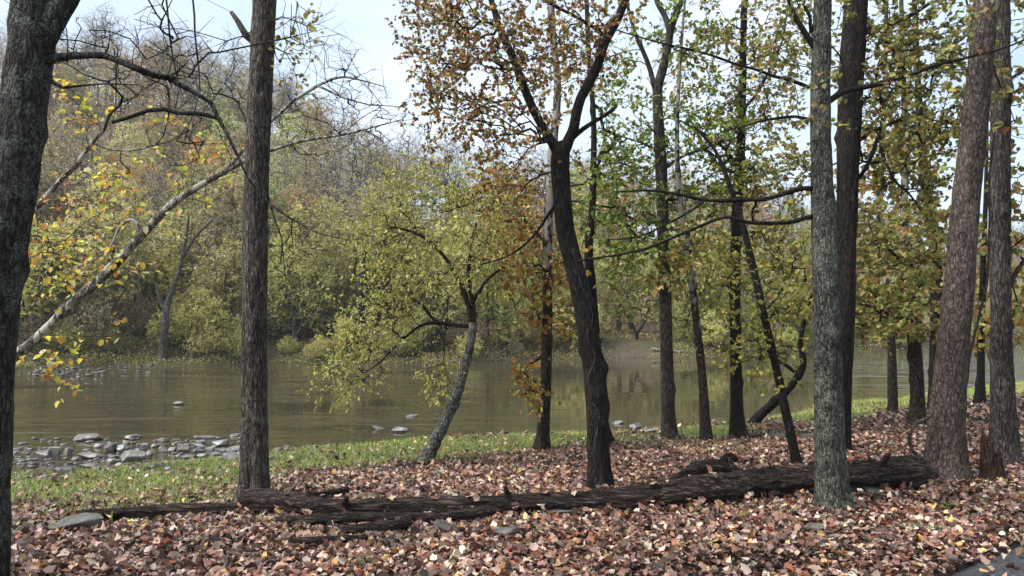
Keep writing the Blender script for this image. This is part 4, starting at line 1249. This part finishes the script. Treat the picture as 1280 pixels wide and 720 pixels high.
# pale sycamore leaning in over the shallows, with large yellow leaves
lean_base = np.array([-10.4, 10.2, float(height(-10.4, 10.2))])
lean, singles, lr = near_tree('leaning_sycamore', 'pale fallen-looking sycamore leaning far over the shallows with large yellow leaves', [
    (-300, 655, 24.6), (-200, 598, 21.7), (-80, 522, 18.8), (0, 460, 16.7), (27, 440, 15.9), (60, 410, 15.1), (100, 371, 14.4), (140, 335, 13.0), (180, 291, 12.2), (215, 255, 10.9), (250, 232, 9.3), (290, 210, 7.1), (318, 195, 5.9), (345, 186, 5.3), (380, 176, 4.8), (430, 168, 3.6), (470, 158, 2.4), (500, 150, 1.2)], B_SYC, [
    [(285, 212, 7.6), (300, 190, 5.6), (318, 172, 4.9), (345, 146, 4.9), (370, 125, 4.5), (395, 108, 4.2), (420, 98, 3.5), (445, 99, 2.4), (480, 108, 1.4)],
    [(398, 108, 2.8), (430, 122, 2.4), (460, 130, 1.8), (500, 134, 1.1)],
    [(47, 258, 7.6), (70, 232, 7.6), (95, 208, 6.8), (115, 180, 6.0), (130, 163, 4.2)],
    [(-60, 510, 7.6), (-30, 370, 7.6), (10, 300, 7.6), (47, 258, 6.8)],
    [(120, 180, 3.4), (140, 187, 2.9), (170, 187, 2.5), (195, 181, 1.7)],
    [(180, 291, 5.1), (165, 275, 4.2), (150, 285, 3.4), (135, 312, 2.5), (110, 330, 1.7)],
    [(20, 445, 5.1), (45, 450, 3.4), (70, 462, 2.5), (95, 478, 1.7)]],
    blobs=[(85, 275, 48, 36, 17), (130, 335, 60, 30, 17), (60, 350, 26, 40, 14), (150, 225, 50, 40, 16), (90, 310, 60, 50, 16), (100, 150, 40, 30, 9), (215, 160, 34, 20, 7), (235, 262, 40, 30, 8), (60, 452, 28, 34, 10),
           (95, 105, 44, 18, 6), (50, 300, 22, 60, 10), (175, 275, 40, 30, 8), (280, 170, 30, 30, 5), (110, 420, 34, 20, 6), (240, 215, 26, 20, 4), (75, 475, 24, 20, 5)],
    bare=[(430, 95, 55, 45, 60), (470, 140, 45, 35, 40), (380, 145, 45, 35, 36), (270, 110, 70, 80, 60), (400, 190, 50, 20, 20), (190, 90, 80, 70, 60), (120, 60, 60, 50, 30), (460, 175, 40, 20, 14)],
    pal=YELLOW, size=(0.045, 0.09), per_twig=2, per_tip=2, per_m=4.5, seed=22, rd=1.0, seg=28, base=lean_base, depth=10.2, amp=0.05, flare=0.1, tip_r=0.0028, single_leaf=260,
    trunk_from=0.3, droop=0.5, limb_bark=B_SYC, twl=(0.1, 0.35), flat=1.2)
LEAF_ME = []
for i, c in enumerate(palette([p for p in YELLOW for _ in (0, 1)], 14, lr, 0.15)):
    g = Geo()
    add_leaves(g, LOBED, np.zeros((1, 3)), np.array([[0, 1.0, 0]]), np.array([[0, 0, 1.0]]), np.ones(1), c[None], lr.normal(0.25, 0.2), lr.normal(0.35, 0.3))
    LEAF_ME.append(g.mesh('leaf', M_LEAF, color=True))
lean_twigs = [c for c in lean.children if c.name.startswith('twigs')][0]
for p, ax in singles:
    o = link('leaf', LEAF_ME[int(lr.integers(len(LEAF_ME)))], lean_twigs, tuple(p - lean_base))
    a = unit(unit(ax) * 0.6 + lr.normal(0, 0.6, 3) + [0, 0, -0.5])
    o.rotation_mode = 'QUATERNION'
    o.rotation_quaternion = Vector(a).to_track_quat('Y', 'Z')
    s = float(lr.uniform(0.06, 0.115)); o.scale = (s, s, s)
# ------------------------------------------------------------------ fallen wood
def foot(u, v):
    p = hit(u, v)
    if p[2] < WATER_Z:
        p = on_water(u, v)
    return p


def lying(name, label, pts, mat, seg=14, amp=0.16, seed=1, cat='log', knots=2, lump=0.08, step=0.05, rough=0.02, sink=0.15):
    """A piece of wood lying on the ground; pts = (u, v of its centre line, thickness in pixels)."""
    P, R = [], []
    for u, v, w in pts:
        b = hit(u, v + w * 0.5)
        P.append(at(u, v, b[1])); R.append(w * 0.5 * b[1] / FPX)
    P, R = np.array(P), np.array(R) * 1.14
    gz = height(P[:, 0], P[:, 1])
    P[:, 2] = np.maximum(P[:, 2], gz + R * 0.55 + 0.035)
    P, R = resample(P, R, 0.25)
    P[:, 0:3] += np.stack([fbm(P * 1.3 + 5 * k, 2, seed + k) for k in range(3)], -1) * rough
    base = P[len(P) // 2].copy(); base[2] -= R[len(P) // 2]
    g = Geo()
    barked(g, P, R, seg, step, amp, 0, seed, knots, lump, grooves=max(2, seg // 6))
    me = g.mesh(name, mat, base)
    return link(name, me, None, base, label=label, cat=cat), P, R


log_root = None
logA, LPA, LRA = lying('fallen_log', 'long dark rotting log tapering across the leaf-covered ground', [
    (1147, 590, 44), (1060, 598, 43), (960, 606, 38), (860, 617, 34), (760, 626, 28), (640, 634, 23), (540, 637, 25), (430, 637, 25), (360, 631, 29), (308, 627, 32)],
    B_ROT, 64, 0.22, 41, knots=9, lump=0.10, step=0.035)
for k_, (f_, up_, fw_, ln_, r_) in enumerate([(0.12, 0.8, -0.5, 0.10, 0.03), (0.36, 0.9, 0.3, 0.12, 0.022), (0.52, 0.3, -1.0, 0.14, 0.02), (0.70, 0.9, -0.4, 0.10, 0.025), (0.86, 0.6, -0.8, 0.16, 0.028), (0.95, 1.0, 0.1, 0.10, 0.02)]):
    i_ = int(f_ * (len(LPA) - 1))                # broken branch stubs on the log
    p_ = LPA[i_]; d_ = unit(np.array([0.3 * (-1) ** k_, fw_, up_]))
    g = Geo(); barked(g, np.array([p_ + d_ * LRA[i_] * 0.7, p_ + d_ * (LRA[i_] + ln_ * 0.5), p_ + d_ * (LRA[i_] + ln_)]), np.array([r_ * 1.3, r_, r_ * 0.7]), 12, 0.02, 0.25, 0, 90 + k_, 1, 0.15)
    link('stub', g.mesh('stub', B_ROT, np.array(logA.location)), logA)
lying('fallen_branch', 'thin dark log lying beside a flat grey stone', [(100, 648, 18), (150, 645, 16), (200, 641, 18), (250, 640, 17), (302, 637, 13)], B_ROT, 20, 0.22, 42, lump=0.12)
lying('fallen_branch', 'curved brown branch lying in front of the log near its thin end', [(342, 653, 9), (400, 654, 14), (470, 651, 14), (552, 648, 10)], B_ROT, 14, 0.2, 43)
lying('wood_chunk', 'short black chunk of rotten wood among the leaves', [(428, 667, 9), (455, 664, 14), (490, 660, 16), (510, 657, 10)], B_ROT, 14, 0.25, 44, cat='wood')
lying('wood_chunk', 'stubby broken limb lying behind the log near the straight grey trunk', [(370, 625, 8), (400, 621, 10), (425, 617, 11), (434, 616, 8)], B_ROT, 14, 0.2, 45, cat='wood')
lying('wood_chunk', 'splintered dark wood tucked against the log front', [(520, 654, 8), (560, 648, 14), (600, 644, 16), (636, 641, 10)], B_ROT, 14, 0.3, 46, cat='wood')
lying('bark_strip', 'thin dark strip of bark half buried in leaves', [(350, 683, 7), (400, 681, 10), (458, 677, 6)], B_ROT, 10, 0.25, 47, cat='bark')
lying('stick', 'pale bare stick lying on the leaves', [(280, 722, 3.4), (284, 705, 4.2), (287, 693, 3)], B_DRY, 8, 0.05, 48, cat='stick')
lying('stick', 'short pale stick next to the black wood chunk', [(478, 684, 3), (505, 678, 4.5), (524, 674, 3)], B_DRY, 8, 0.05, 49, cat='stick')

# uprooted snag behind the log
sb = hit(882, 602)
root = link('root_snag', None, None, sb, label='tangled root snag rising behind the middle of the log', cat='snag')
for k, pts in enumerate([[(838, 600, 6), (858, 592, 13), (880, 584, 17), (902, 583, 17), (918, 590, 12)], [(895, 585, 10), (906, 574, 11), (914, 570, 9), (921, 576, 6)],
                         [(872, 588, 6), (882, 575, 4), (884, 563, 2)], [(860, 593, 6), (846, 597, 5), (836, 603, 4)], [(905, 584, 6), (916, 582, 5), (925, 588, 4)], [(885, 585, 5), (872, 578, 4), (862, 580, 2)]]):
    P, R = px_pts(pts, sb[1] + 0.02 * k)
    g = Geo(); barked(g, P, R, 16, 0.03, 0.25, 0, 60 + k, 2, 0.15)
    link('root', g.mesh('root', (B_ROT, B_ROT, B_DRY, B_GREY, B_DRY, B_GREY)[k], sb), root)

# broken stump beside the grey trunk
sb = hit(1241, 602)
q = sb[1] / FPX
g = Geo()
n_, sg = 16, 40
th = np.linspace(0, 2 * math.pi, sg, endpoint=False)
H0 = 62 * q
V = []
for i in range(n_ + 1):
    f = i / n_
    top = H0 * (0.72 + 0.28 * np.clip(np.cos(th - 2.6), -0.4, 1) + 0.16 * vnoise(np.stack([np.cos(th) * 4, np.sin(th) * 4, 0 * th], -1), 71))
    top = np.maximum(top, H0 * 0.35)
    zz = -0.1 + (top + 0.1) * f
    rr = (14.5 - 4.0 * f) * q * (1 + 0.16 * vnoise(np.stack([np.cos(th) * 5, np.sin(th) * 5, zz * 3], -1), 72) + 0.5 * math.exp(-f * 7))
    V.append(np.stack([sb[0] + rr * np.cos(th), sb[1] + rr * np.sin(th), sb[2] + zz], -1))
for f in (0.85, 0.6, 0.25):                    # hollow inside of the rotten stump
    V.append(np.stack([sb[0] + rr * f * np.cos(th), sb[1] + rr * f * np.sin(th), sb[2] + zz - H0 * (1 - f) * 0.5], -1))
ii = np.arange(len(V) * sg).reshape(len(V), sg); jj = np.roll(ii, -1, 1)
g.add(np.concatenate(V), [np.stack([ii[:-1], jj[:-1], jj[1:], ii[1:]], -1).reshape(-1, 4), ii[-1:]])
link('stump', g.mesh('stump', B_STUMP, sb), None, sb, label='jagged red-brown rotten stump in front of the upright grey trunk', cat='stump')


def vine(label, pts, Y, mat=B_TWIG, seed=1):
    P, R = px_pts(pts, Y)
    P, R = resample(P, R, 0.04)
    P[1:-1] += np.stack([fbm(P[1:-1] * 4 + k, 2, seed + k) for k in range(3)], -1) * 0.015
    g = Geo(); tube(g, P, R, 8)
    b = P[-1].copy()
    link('vine', g.mesh('vine', mat, b), None, b, label=label, cat='vine')


yv = hit(1183, 600)[1]
vine('twisted bare vine looping to the ground beside the red-brown trunk', [(1168, 516, 4), (1156, 524, 4.5), (1143, 530, 5), (1137, 543, 5), (1138, 556, 5), (1146, 570, 5), (1156, 582, 5.5), (1168, 592, 6), (1176, 600, 5)], yv - 0.1, B_GREY, 3)
yv = hit(1256, 580)[1]
vine('thin dark vine hanging along the upright grey trunk', [(1246, 150, 2), (1238, 200, 2.2), (1236, 300, 2.4), (1234, 350, 2.8), (1226, 385, 3), (1217, 425, 3.4), (1213, 438, 3.6), (1208, 480, 3), (1206, 540, 2.5)], yv - 0.25, B_TWIG, 4)
yv = hit(748, 616)[1]
vine('thin dry creeper twisting up the lower bark of the forked black oak', [(716, 310, 0.8), (724, 350, 1.0), (740, 392, 1.1), (733, 420, 1.2), (744, 445, 1.2), (736, 475, 1.3), (741, 505, 1.2), (750, 520, 1.2), (742, 560, 1.3), (746, 610, 1.3)], yv - 0.13, B_GREY, 10)


# ------------------------------------------------------------------ stones
import bmesh
bm = bmesh.new(); bmesh.ops.create_icosphere(bm, subdivisions=4, radius=1.0)
ICO = np.array([v.co[:] for v in bm.verts]); ICOF = np.array([[v.index for v in f.verts] for f in bm.faces]); bm.free()
bm = bmesh.new(); bmesh.ops.create_icosphere(bm, subdivisions=2, radius=1.0)
ICO2 = np.array([v.co[:] for v in bm.verts]); ICOF2 = np.array([[v.index for v in f.verts] for f in bm.faces]); bm.free()


def stone_shape(r, ico=ICO, cuts=18, flat=True):
    V = ico.copy()
    for _ in range(cuts):
        n = unit(r.normal(0, 1, 3))
        d = r.uniform(0.5, 0.88)
        V = V - np.maximum(0, V @ n - d)[:, None] * n
    if flat:
        V = V - np.maximum(0, V[:, 2:3] - 0.6) * np.array([0, 0, 0.8])
    return V + 0.03 * np.stack([fbm(V * 3 + 9 * k, 2, int(r.integers(999))) for k in range(3)], -1)


rr_ = np.random.default_rng(55)


def stone(u, v, w, h, label, group=None, mat=None, deep=0.8, name='river_stone', cat='stone', rz=None, sunk=0.25, tilt=0.12):
    b = foot(u, v + h * 0.5)
    Y = b[1]; q = Y / FPX
    # v range covers the top face seen obliquely as well as the height of the front face
    ang = (CAM_H - b[2]) / Y
    hx = w * 0.5 * q
    depth_ = min(hx * 2 * deep, h * q / max(ang, 0.03) * 0.75)
    hz = max(0.5 * (h * q - depth_ * ang * 0.5), 0.025)
    V = stone_shape(rr_) * [hx * 1.08, max(depth_ * 0.5, hx * 0.35), hz * 1.5]
    a = rr_.normal(0, tilt); c, s = math.cos(a), math.sin(a)
    V = V @ np.array([[c, 0, s], [0, 1, 0], [-s, 0, c]])
    g = Geo(); g.add(V, [ICOF])
    me = g.mesh(name, mat or M_ROCK)
    o = link(name, me, None, (b[0], Y + max(depth_ * 0.5, hx * 0.35) * 0.7, max(b[2], WATER_Z) + hz * 1.5 * (0.6 - sunk) + (0.03 if mat is M_ROCKB else 0)), label=label, cat=cat, group=group)
    o.rotation_euler = (0, 0, rr_.normal(0, 0.25) if rz is None else rz)
    return o


stone(106, 545, 38, 14, 'largest pale slab in the shallows, tilted, with a dark underside')
stone(160, 568, 32, 18, 'big dark rounded boulder among the shore stones beside the grass')
stone(109, 568, 30, 12, 'smooth dark oval stone lying in the shallows beside two small boulders')
stone(76, 586, 28, 14, 'grey sloping stone at the edge of the grass')
stone(50, 567, 28, 17, 'black wet wedge-shaped stone in the shallows')
stone(271, 553, 26, 11, 'pale blocky slab on top of the stone pile beside the straight grey trunk')
stone(255, 546, 32, 6, 'thin flat slab at the river side of the stone pile')
stone(287, 560, 32, 7, 'long flat pale stone next to the straight grey trunk')
stone(286, 569, 26, 13, 'grey rounded boulder below the flat pale stone at the grass edge')
stone(227, 558, 18, 15, 'light angular stone rising from the pebbles')
for u, v, w, h in [(64, 562, 19, 15), (82, 563, 16, 13), (149, 559, 15, 13), (133, 559, 21, 15), (164, 545, 21, 9), (179, 556, 13, 11), (51, 595, 13, 7), (106, 581, 19, 7), (136, 575, 15, 9),
                   (201, 560, 17, 11), (201, 549, 9, 7), (192, 556, 11, 7), (214, 561, 11, 9), (247, 552, 19, 9), (246, 556, 17, 5), (246, 563, 17, 11), (234, 570, 20, 7), (250, 568, 19, 6),
                   (267, 568, 19, 9), (199, 580, 11, 10), (187, 582, 18, 9), (207, 585, 13, 7), (180, 585, 13, 6), (120, 556, 14, 8), (172, 562, 10, 8), (222, 569, 10, 7), (146, 580, 12, 7), (165, 583, 14, 7),
                   (92, 573, 10, 7), (38, 580, 12, 7), (62, 577, 10, 5), (120, 585, 12, 6), (276, 562, 12, 7), (298, 566, 12, 8), (261, 560, 12, 7), (156, 552, 11, 7), (185, 566, 12, 8), (345, 562, 12, 9), (352, 566, 10, 6), (364, 567, 12, 5)]:
    stone(u, v, w, h, 'grey river stone in the heap along the grassy water edge', 'shore stones by the grass')
for u, v, w, h, lb in [(220, 503, 18, 6, 'lone pale stone breaking the surface in midstream'), (292, 543, 13, 5, 'small white stone standing clear of the pile in the water'),
                       (500, 536, 22, 8, 'pale stone with a wake beside the grassy shore'), (545, 551, 26, 7, 'flat grey stone in the shallows behind the leaning willow foot'),
                       (515, 519, 18, 4, 'low pale stone awash far out from the leaning willow'), (470, 534, 22, 5, 'brown flat stone awash beside a paler one'),
                       (773, 527, 16, 6, 'small pale stone in the water beyond the slim dark trunk'), (796, 531, 20, 9, 'dark rounded stone with a pale top in the water beyond the black oak'),
                       (812, 538, 30, 4, 'thin flat stone barely above the water near the shore')]:
    stone(u, v, w, h, lb)
stone(88, 655, 66, 26, 'broad flat grey stone set in the leaves beside the thin dark log', name='flat_stone', mat=M_ROCKB, sunk=0.25, deep=1.0)
stone(1104, 616, 70, 18, 'tan rock wedged under the thick end of the log', name='rock', mat=M_ROCKB)
stone(700, 641, 130, 14, 'long low rock with leaves on it in front of the log middle', name='rock', mat=M_ROCKB, deep=0.3, sunk=0.2, tilt=0.03)
stone(1022, 662, 34, 12, 'small dark mossy rock among leaves near the grey-green trunk foot', name='rock', mat=M_ROCKB)
stone(976, 546, 30, 10, 'dark grey rock half buried in leaves behind the thin black sapling', name='rock', mat=M_ROCKB)
stone(632, 668, 40, 14, 'mossy grey rock poking out of the leaves below the log', name='rock', mat=M_ROCKB)
stone(560, 665, 44, 10, 'low greenish rock close to the splintered wood', name='rock', mat=M_ROCKB)
stone(1015, 546, 24, 8, 'little grey rock on the leaves beside the dark trunk behind', name='rock', mat=M_ROCKB)

rg = np.random.default_rng(77)               # pebbles nobody could count: the near shoal and the bar far upstream
g = Geo()


def pebbles(n, ulo, uhi, vlo, vhi, s0, s1, onwater=True):
    for _ in range(n):
        u, v = rg.uniform(ulo, uhi), rg.uniform(vlo, vhi)
        p = foot(u, v)
        s = rg.uniform(s0, s1) * (p[1] / 12) ** 0.5
        V = stone_shape(rg, ICO2, 6) * [s * rg.uniform(0.8, 1.6), s, s * 0.55]
        a = rg.uniform(0, 6.28)
        V = V @ np.array([[math.cos(a), math.sin(a), 0], [-math.sin(a), math.cos(a), 0], [0, 0, 1]])
        k = rg.choice([0.10, 0.17, 0.26, 0.36])
        g.add(V + [p[0], p[1], max(p[2], WATER_Z) + s * 0.12], [ICOF2])


pebbles(190, 18, 330, 548, 592, 0.02, 0.075)
pebbles(70, 18, 60, 560, 612, 0.02, 0.06)
pebbles(60, 330, 420, 556, 572, 0.02, 0.05)
pebbles(80, 10, 190, 455, 468, 0.03, 0.08)
pebbles(26, 30, 130, 461, 473, 0.03, 0.10)
link('pebbles', g.mesh('pebbles', M_ROCK), kind='stuff', label='pebbles and gravel along the shallows of the river', cat='pebbles')

# ------------------------------------------------------------------ grass on the shore
g = Geo()
n_ = 1500000
x = rg.uniform(-11, 26, n_); y = rg.uniform(6, 32, n_)
t = near_t(x, y)
pn = fbm(np.stack([x * 0.8, y * 0.8, 0 * x], -1), 2, 91)
width_ = np.where(x < -1.0, 5.4, np.where(x < 6, 3.2, 2.6))
gk_ = (1 - sstep((t - (width_ + pn * 1.6) * 0.4) / (width_ * 0.9))) * (0.35 + 0.65 * sstep((pn + 0.35) * 2))
keep = (t > 0.05) & (pn > -0.5) & (rg.uniform(0, 1, n_) < 0.7 * gk_) & (np.abs(x) < 0.82 * y + 2)
x, y, t = x[keep], y[keep], t[keep]
z = height(x, y)
n_ = len(x)
ax = unit(np.stack([rg.normal(0, 0.6, n_), rg.normal(0, 0.6, n_), np.ones(n_)], -1))
GRASSP = [(0.269, 0.366, 0.075, 3), (0.37, 0.448, 0.1, 3), (0.515, 0.543, 0.17, 2.4), (0.157, 0.236, 0.05, 2), (0.56, 0.531, 0.22, 1.2)]
BLADE = (np.array([(-0.04, 0), (0.04, 0), (0, 1.0)]), [np.array([[0, 1, 2]])])
add_leaves(g, BLADE, np.stack([x, y, z - 0.005], -1), ax, rg.normal(0, 1, (n_, 3)), rg.uniform(0.04, 0.105, n_) * np.where(y > 18, 1.3, 1.0), palette(GRASSP, n_, rg, 0.2), 0.0, rg.normal(0.5, 0.3, n_))
link('grass', g.mesh('grass', M_GRASS, color=True), kind='stuff', label='short green grass growing along the water edge', cat='grass')

# ------------------------------------------------------------------ fallen leaves
LIT = [(0.3, 0.186, 0.136, 3), (0.42, 0.296, 0.225, 2.2), (0.22, 0.112, 0.08, 3.6), (0.12, 0.062, 0.045, 3.2), (0.54, 0.422, 0.328, 1.2), (0.25, 0.086, 0.043, 1.4), (0.055, 0.034, 0.026, 2.6), (0.46, 0.261, 0.094, 0.6), (0.5, 0.402, 0.131, 0.12)]


def litter(n, xlo, xhi, ylo, yhi, tmpl, s0, s1, lift=0.03, road=False, tilt=0.62):
    x = rg.uniform(xlo, xhi, n); y = rg.uniform(ylo, yhi, n)
    t = near_t(x, y)
    pn = fbm(np.stack([x * 0.8, y * 0.8, 0 * x], -1), 2, 91)
    w = np.where(x < -1.0, 5.4, np.where(x < 6, 3.2, 2.6)) + pn * 1.6
    dens = 0.10 + 0.3 * sstep((-pn - 0.05) * 3) + 0.9 * sstep((t - w * 0.5) / 2.6)
    dens = dens * (0.55 + 0.45 * sstep(1.6 * fbm(np.stack([x * 1.1, y * 1.1, 0 * x + 3], -1), 2, 96) + 0.75))
    rd_ = road_s(x, y)
    dens = np.where(rd_ > 0.02, 0.03, np.where(rd_ > -0.35, 0.45, dens))
    k = (t > 0.12) & (np.abs(x) < 0.80 * y + 1.6) & (rg.uniform(0, 1, n) < dens)
    x, y = x[k], y[k]
    n = len(x)
    z = height(x, y) + rg.uniform(0.004, lift, n) + np.where(road_s(x, y) > -0.05, 0.012, 0)
    a = rg.uniform(0, 2 * math.pi, n)
    ax = np.stack([np.cos(a), np.sin(a), rg.normal(0, tilt * 0.6, n)], -1)
    nr = np.stack([rg.normal(0, tilt, n), rg.normal(0, tilt, n), np.ones(n) * np.where(rg.uniform(0, 1, n) < 0.85, 1, -1)], -1)
    return np.stack([x, y, z], -1), ax, nr, rg.uniform(s0, s1, n)


g = Geo()
for args in [(26000, -7.5, 8.5, 3.4, 7.2, LOBED, 0.03, 0.075, 0.045), (70000, -7.5, 8.5, 3.4, 7.2, ROUGH5, 0.022, 0.06, 0.04), (105000, -10, 12, 7.2, 12.5, ROUGH5, 0.03, 0.072, 0.04),
             (75000, -4, 24, 12.5, 30, LEAF4, 0.06, 0.115, 0.04)]:
    p, ax, nr, sz = litter(args[0], *args[1:5], *args[5:9])
    n = len(p)
    damp = 0.66 + 0.52 * sstep(0.5 + 0.9 * fbm(p * [0.9, 0.9, 0] + 11, 3, 97))
    add_leaves(g, args[5], p, ax, nr, sz, palette(LIT, n, rg, 0.25) * damp[:, None], rg.normal(0.2, 0.55, n), rg.normal(0.35, 0.7, n))
# leaves drifted against the trunk feet and the log
DR = []
for o in COL.objects:
    if o.get('category') == 'tree' and o.parent is None and o.location.y < 26 and o.location.y > 3:
        m_ = 130
        a_ = rg.uniform(0, 6.28, m_); q_ = 0.12 + np.abs(rg.normal(0.06, 0.13, m_))
        x_ = o.location.x + np.cos(a_) * q_; y_ = o.location.y + np.sin(a_) * q_
        DR.append(np.stack([x_, y_, height(x_, y_) + 0.02 + 0.09 * np.exp(-q_ / 0.12) * rg.uniform(0, 1, m_)], -1))
m_ = 2600
k = rg.integers(0, len(LPA), m_); sg_ = rg.choice([-1, 1], m_, p=[0.75, 0.25])
off_ = LRA[k] * rg.uniform(0.75, 1.25, m_) + np.abs(rg.normal(0, 0.05, m_))
x_ = LPA[k][:, 0] + rg.normal(0, 0.04, m_); y_ = LPA[k][:, 1] + sg_ * -off_
DR.append(np.stack([x_, y_, height(x_, y_) + 0.02 + rg.uniform(0, 0.09, m_) * np.exp(-((off_ / LRA[k] - 0.9) / 0.5) ** 2)], -1))
DR = np.concatenate(DR); m_ = len(DR)
add_leaves(g, ROUGH5, DR, rg.normal(0, 1, (m_, 3)) * [1, 1, 0.5], np.tile([0, 0, 1.0], (m_, 1)) + rg.normal(0, 0.6, (m_, 3)), rg.uniform(0.035, 0.075, m_), palette(LIT, m_, rg, 0.25), rg.normal(0.2, 0.5, m_), rg.normal(0.3, 0.6, m_))
# leaves caught on the logs and stones
k = rg.integers(0, len(LPA), 70)
p = LPA[k] + np.stack([rg.normal(0, 0.05, 70), rg.normal(0, 0.04, 70), LRA[k] * 1.02], -1)
add_leaves(g, LOBED, p, rg.normal(0, 1, (70, 3)) * [1, 1, 0.2], np.tile([0, 0, 1.0], (70, 1)) + rg.normal(0, 0.3, (70, 3)), rg.uniform(0.04, 0.08, 70), palette(LIT, 70, rg), 0.2, 0.3)
link('fallen_leaves', g.mesh('fallen_leaves', M_LITTER, color=True), kind='stuff', label='carpet of brown and pinkish fallen leaves on the bank', cat='fallen leaves')

# the leaves that show largest, each its own piece of the ground
FL = []
for i, c in enumerate(palette(LIT, 24, rg, 0.15) * 0.85):
    gg = Geo()
    add_leaves(gg, LOBED, np.zeros((1, 3)), np.array([[0, 1.0, 0]]), np.array([[0, 0, 1.0]]), np.ones(1), c[None], rg.normal(0.2, 0.5), rg.normal(0.4, 0.6))
    FL.append(gg.mesh('leaf', M_LITTER, color=True))
p, ax, nr, sz = litter(900, -4.2, 4.6, 4.2, 6.4, LOBED, 0.045, 0.088, 0.05)
for i in range(min(300, len(p))):
    o = link('leaf', FL[int(rg.integers(len(FL)))], GROUND, tuple(p[i] + [0, 0, 0.018]))
    o.rotation_euler = (rg.normal(0, 0.4), rg.normal(0, 0.4), rg.uniform(0, 6.28))
    s = float(sz[i]); o.scale = (s, s, s)

# small green seedlings among the leaves
for k, (u, v, lb) in enumerate([(1183, 636, 'small green seedling among leaves before the red-brown trunk'), (1168, 668, 'little green weed near the asphalt edge'), (1141, 664, 'yellow-green sprout in the leaves by the path'), (455, 712, 'patch of tiny green leaves below the black wood chunk')]):
    b = hit(u, v)
    g = Geo()
    n = 16
    a = rg.uniform(0, 6.28, n)
    p = np.tile(b, (n, 1)) + np.stack([rg.normal(0, 0.03, n), rg.normal(0, 0.02, n), rg.uniform(0.01, 0.05, n)], -1)
    add_leaves(g, OVAL, p, np.stack([np.cos(a), np.sin(a), rg.uniform(0.2, 1.0, n)], -1), np.tile([0, 0, 1.0], (n, 1)), rg.uniform(0.03, 0.06, n), palette([(0.08, 0.16, 0.04), (0.13, 0.22, 0.06)], n, rg), 0.2, 0.3)
    link('seedling', g.mesh('seedling', M_LEAF, b, color=True), None, b, label=lb, cat='plant')

# scattered dead twigs on the leaves
n = 420
x = rg.uniform(-5, 6, n); y = rg.uniform(4, 11, n)
z = height(x, y) + 0.035
a = rg.uniform(0, 6.28, n); ln = rg.uniform(0.1, 0.5, n)
k = (near_t(x, y) > 1.5) & (road_s(x, y) < -0.1)
p0 = np.stack([x, y, z], -1)[k]; p1 = p0 + np.stack([np.cos(a) * ln, np.sin(a) * ln, rg.normal(0, 0.03, n)], -1)[k]
g = Geo(); twig_batch(g, p0, p1, np.full(len(p0), 0.005), np.full(len(p0), 0.002))
link('twig_litter', g.mesh('twig_litter', B_TWIG), kind='stuff', label='thin dead twigs scattered over the fallen leaves', cat='twigs')


# ------------------------------------------------------------------ damp autumn air over the valley
hm = bpy.data.materials.new('haze_air')
hm.use_nodes = True
hn = hm.node_tree.nodes
for n in list(hn):
    if n.type != 'OUTPUT_MATERIAL':
        hn.remove(n)
pv = hn.new('ShaderNodeVolumePrincipled')
pv.inputs['Color'].default_value = (0.90, 0.93, 0.97, 1)
pv.inputs['Density'].default_value = 0.00048
pv.inputs['Anisotropy'].default_value = 0.2
hm.node_tree.links.new(pv.outputs['Volume'], hn['Material Output'].inputs['Volume'])
top = float(GZ.max()) + 30
lo, hi = np.array([-950.0, -80.0, float(GZ.min()) - 1.0]), np.array([950.0, 1450.0, top])
c8 = np.array([[(lo, hi)[i][0], (lo, hi)[j][1], (lo, hi)[k][2]] for i in (0, 1) for j in (0, 1) for k in (0, 1)])
g = Geo(); g.add(c8, [np.array([[0, 1, 3, 2], [4, 6, 7, 5], [0, 4, 5, 1], [2, 3, 7, 6], [0, 2, 6, 4], [1, 5, 7, 3]])])
link('haze', g.mesh('haze', hm, smooth=False), kind='stuff')
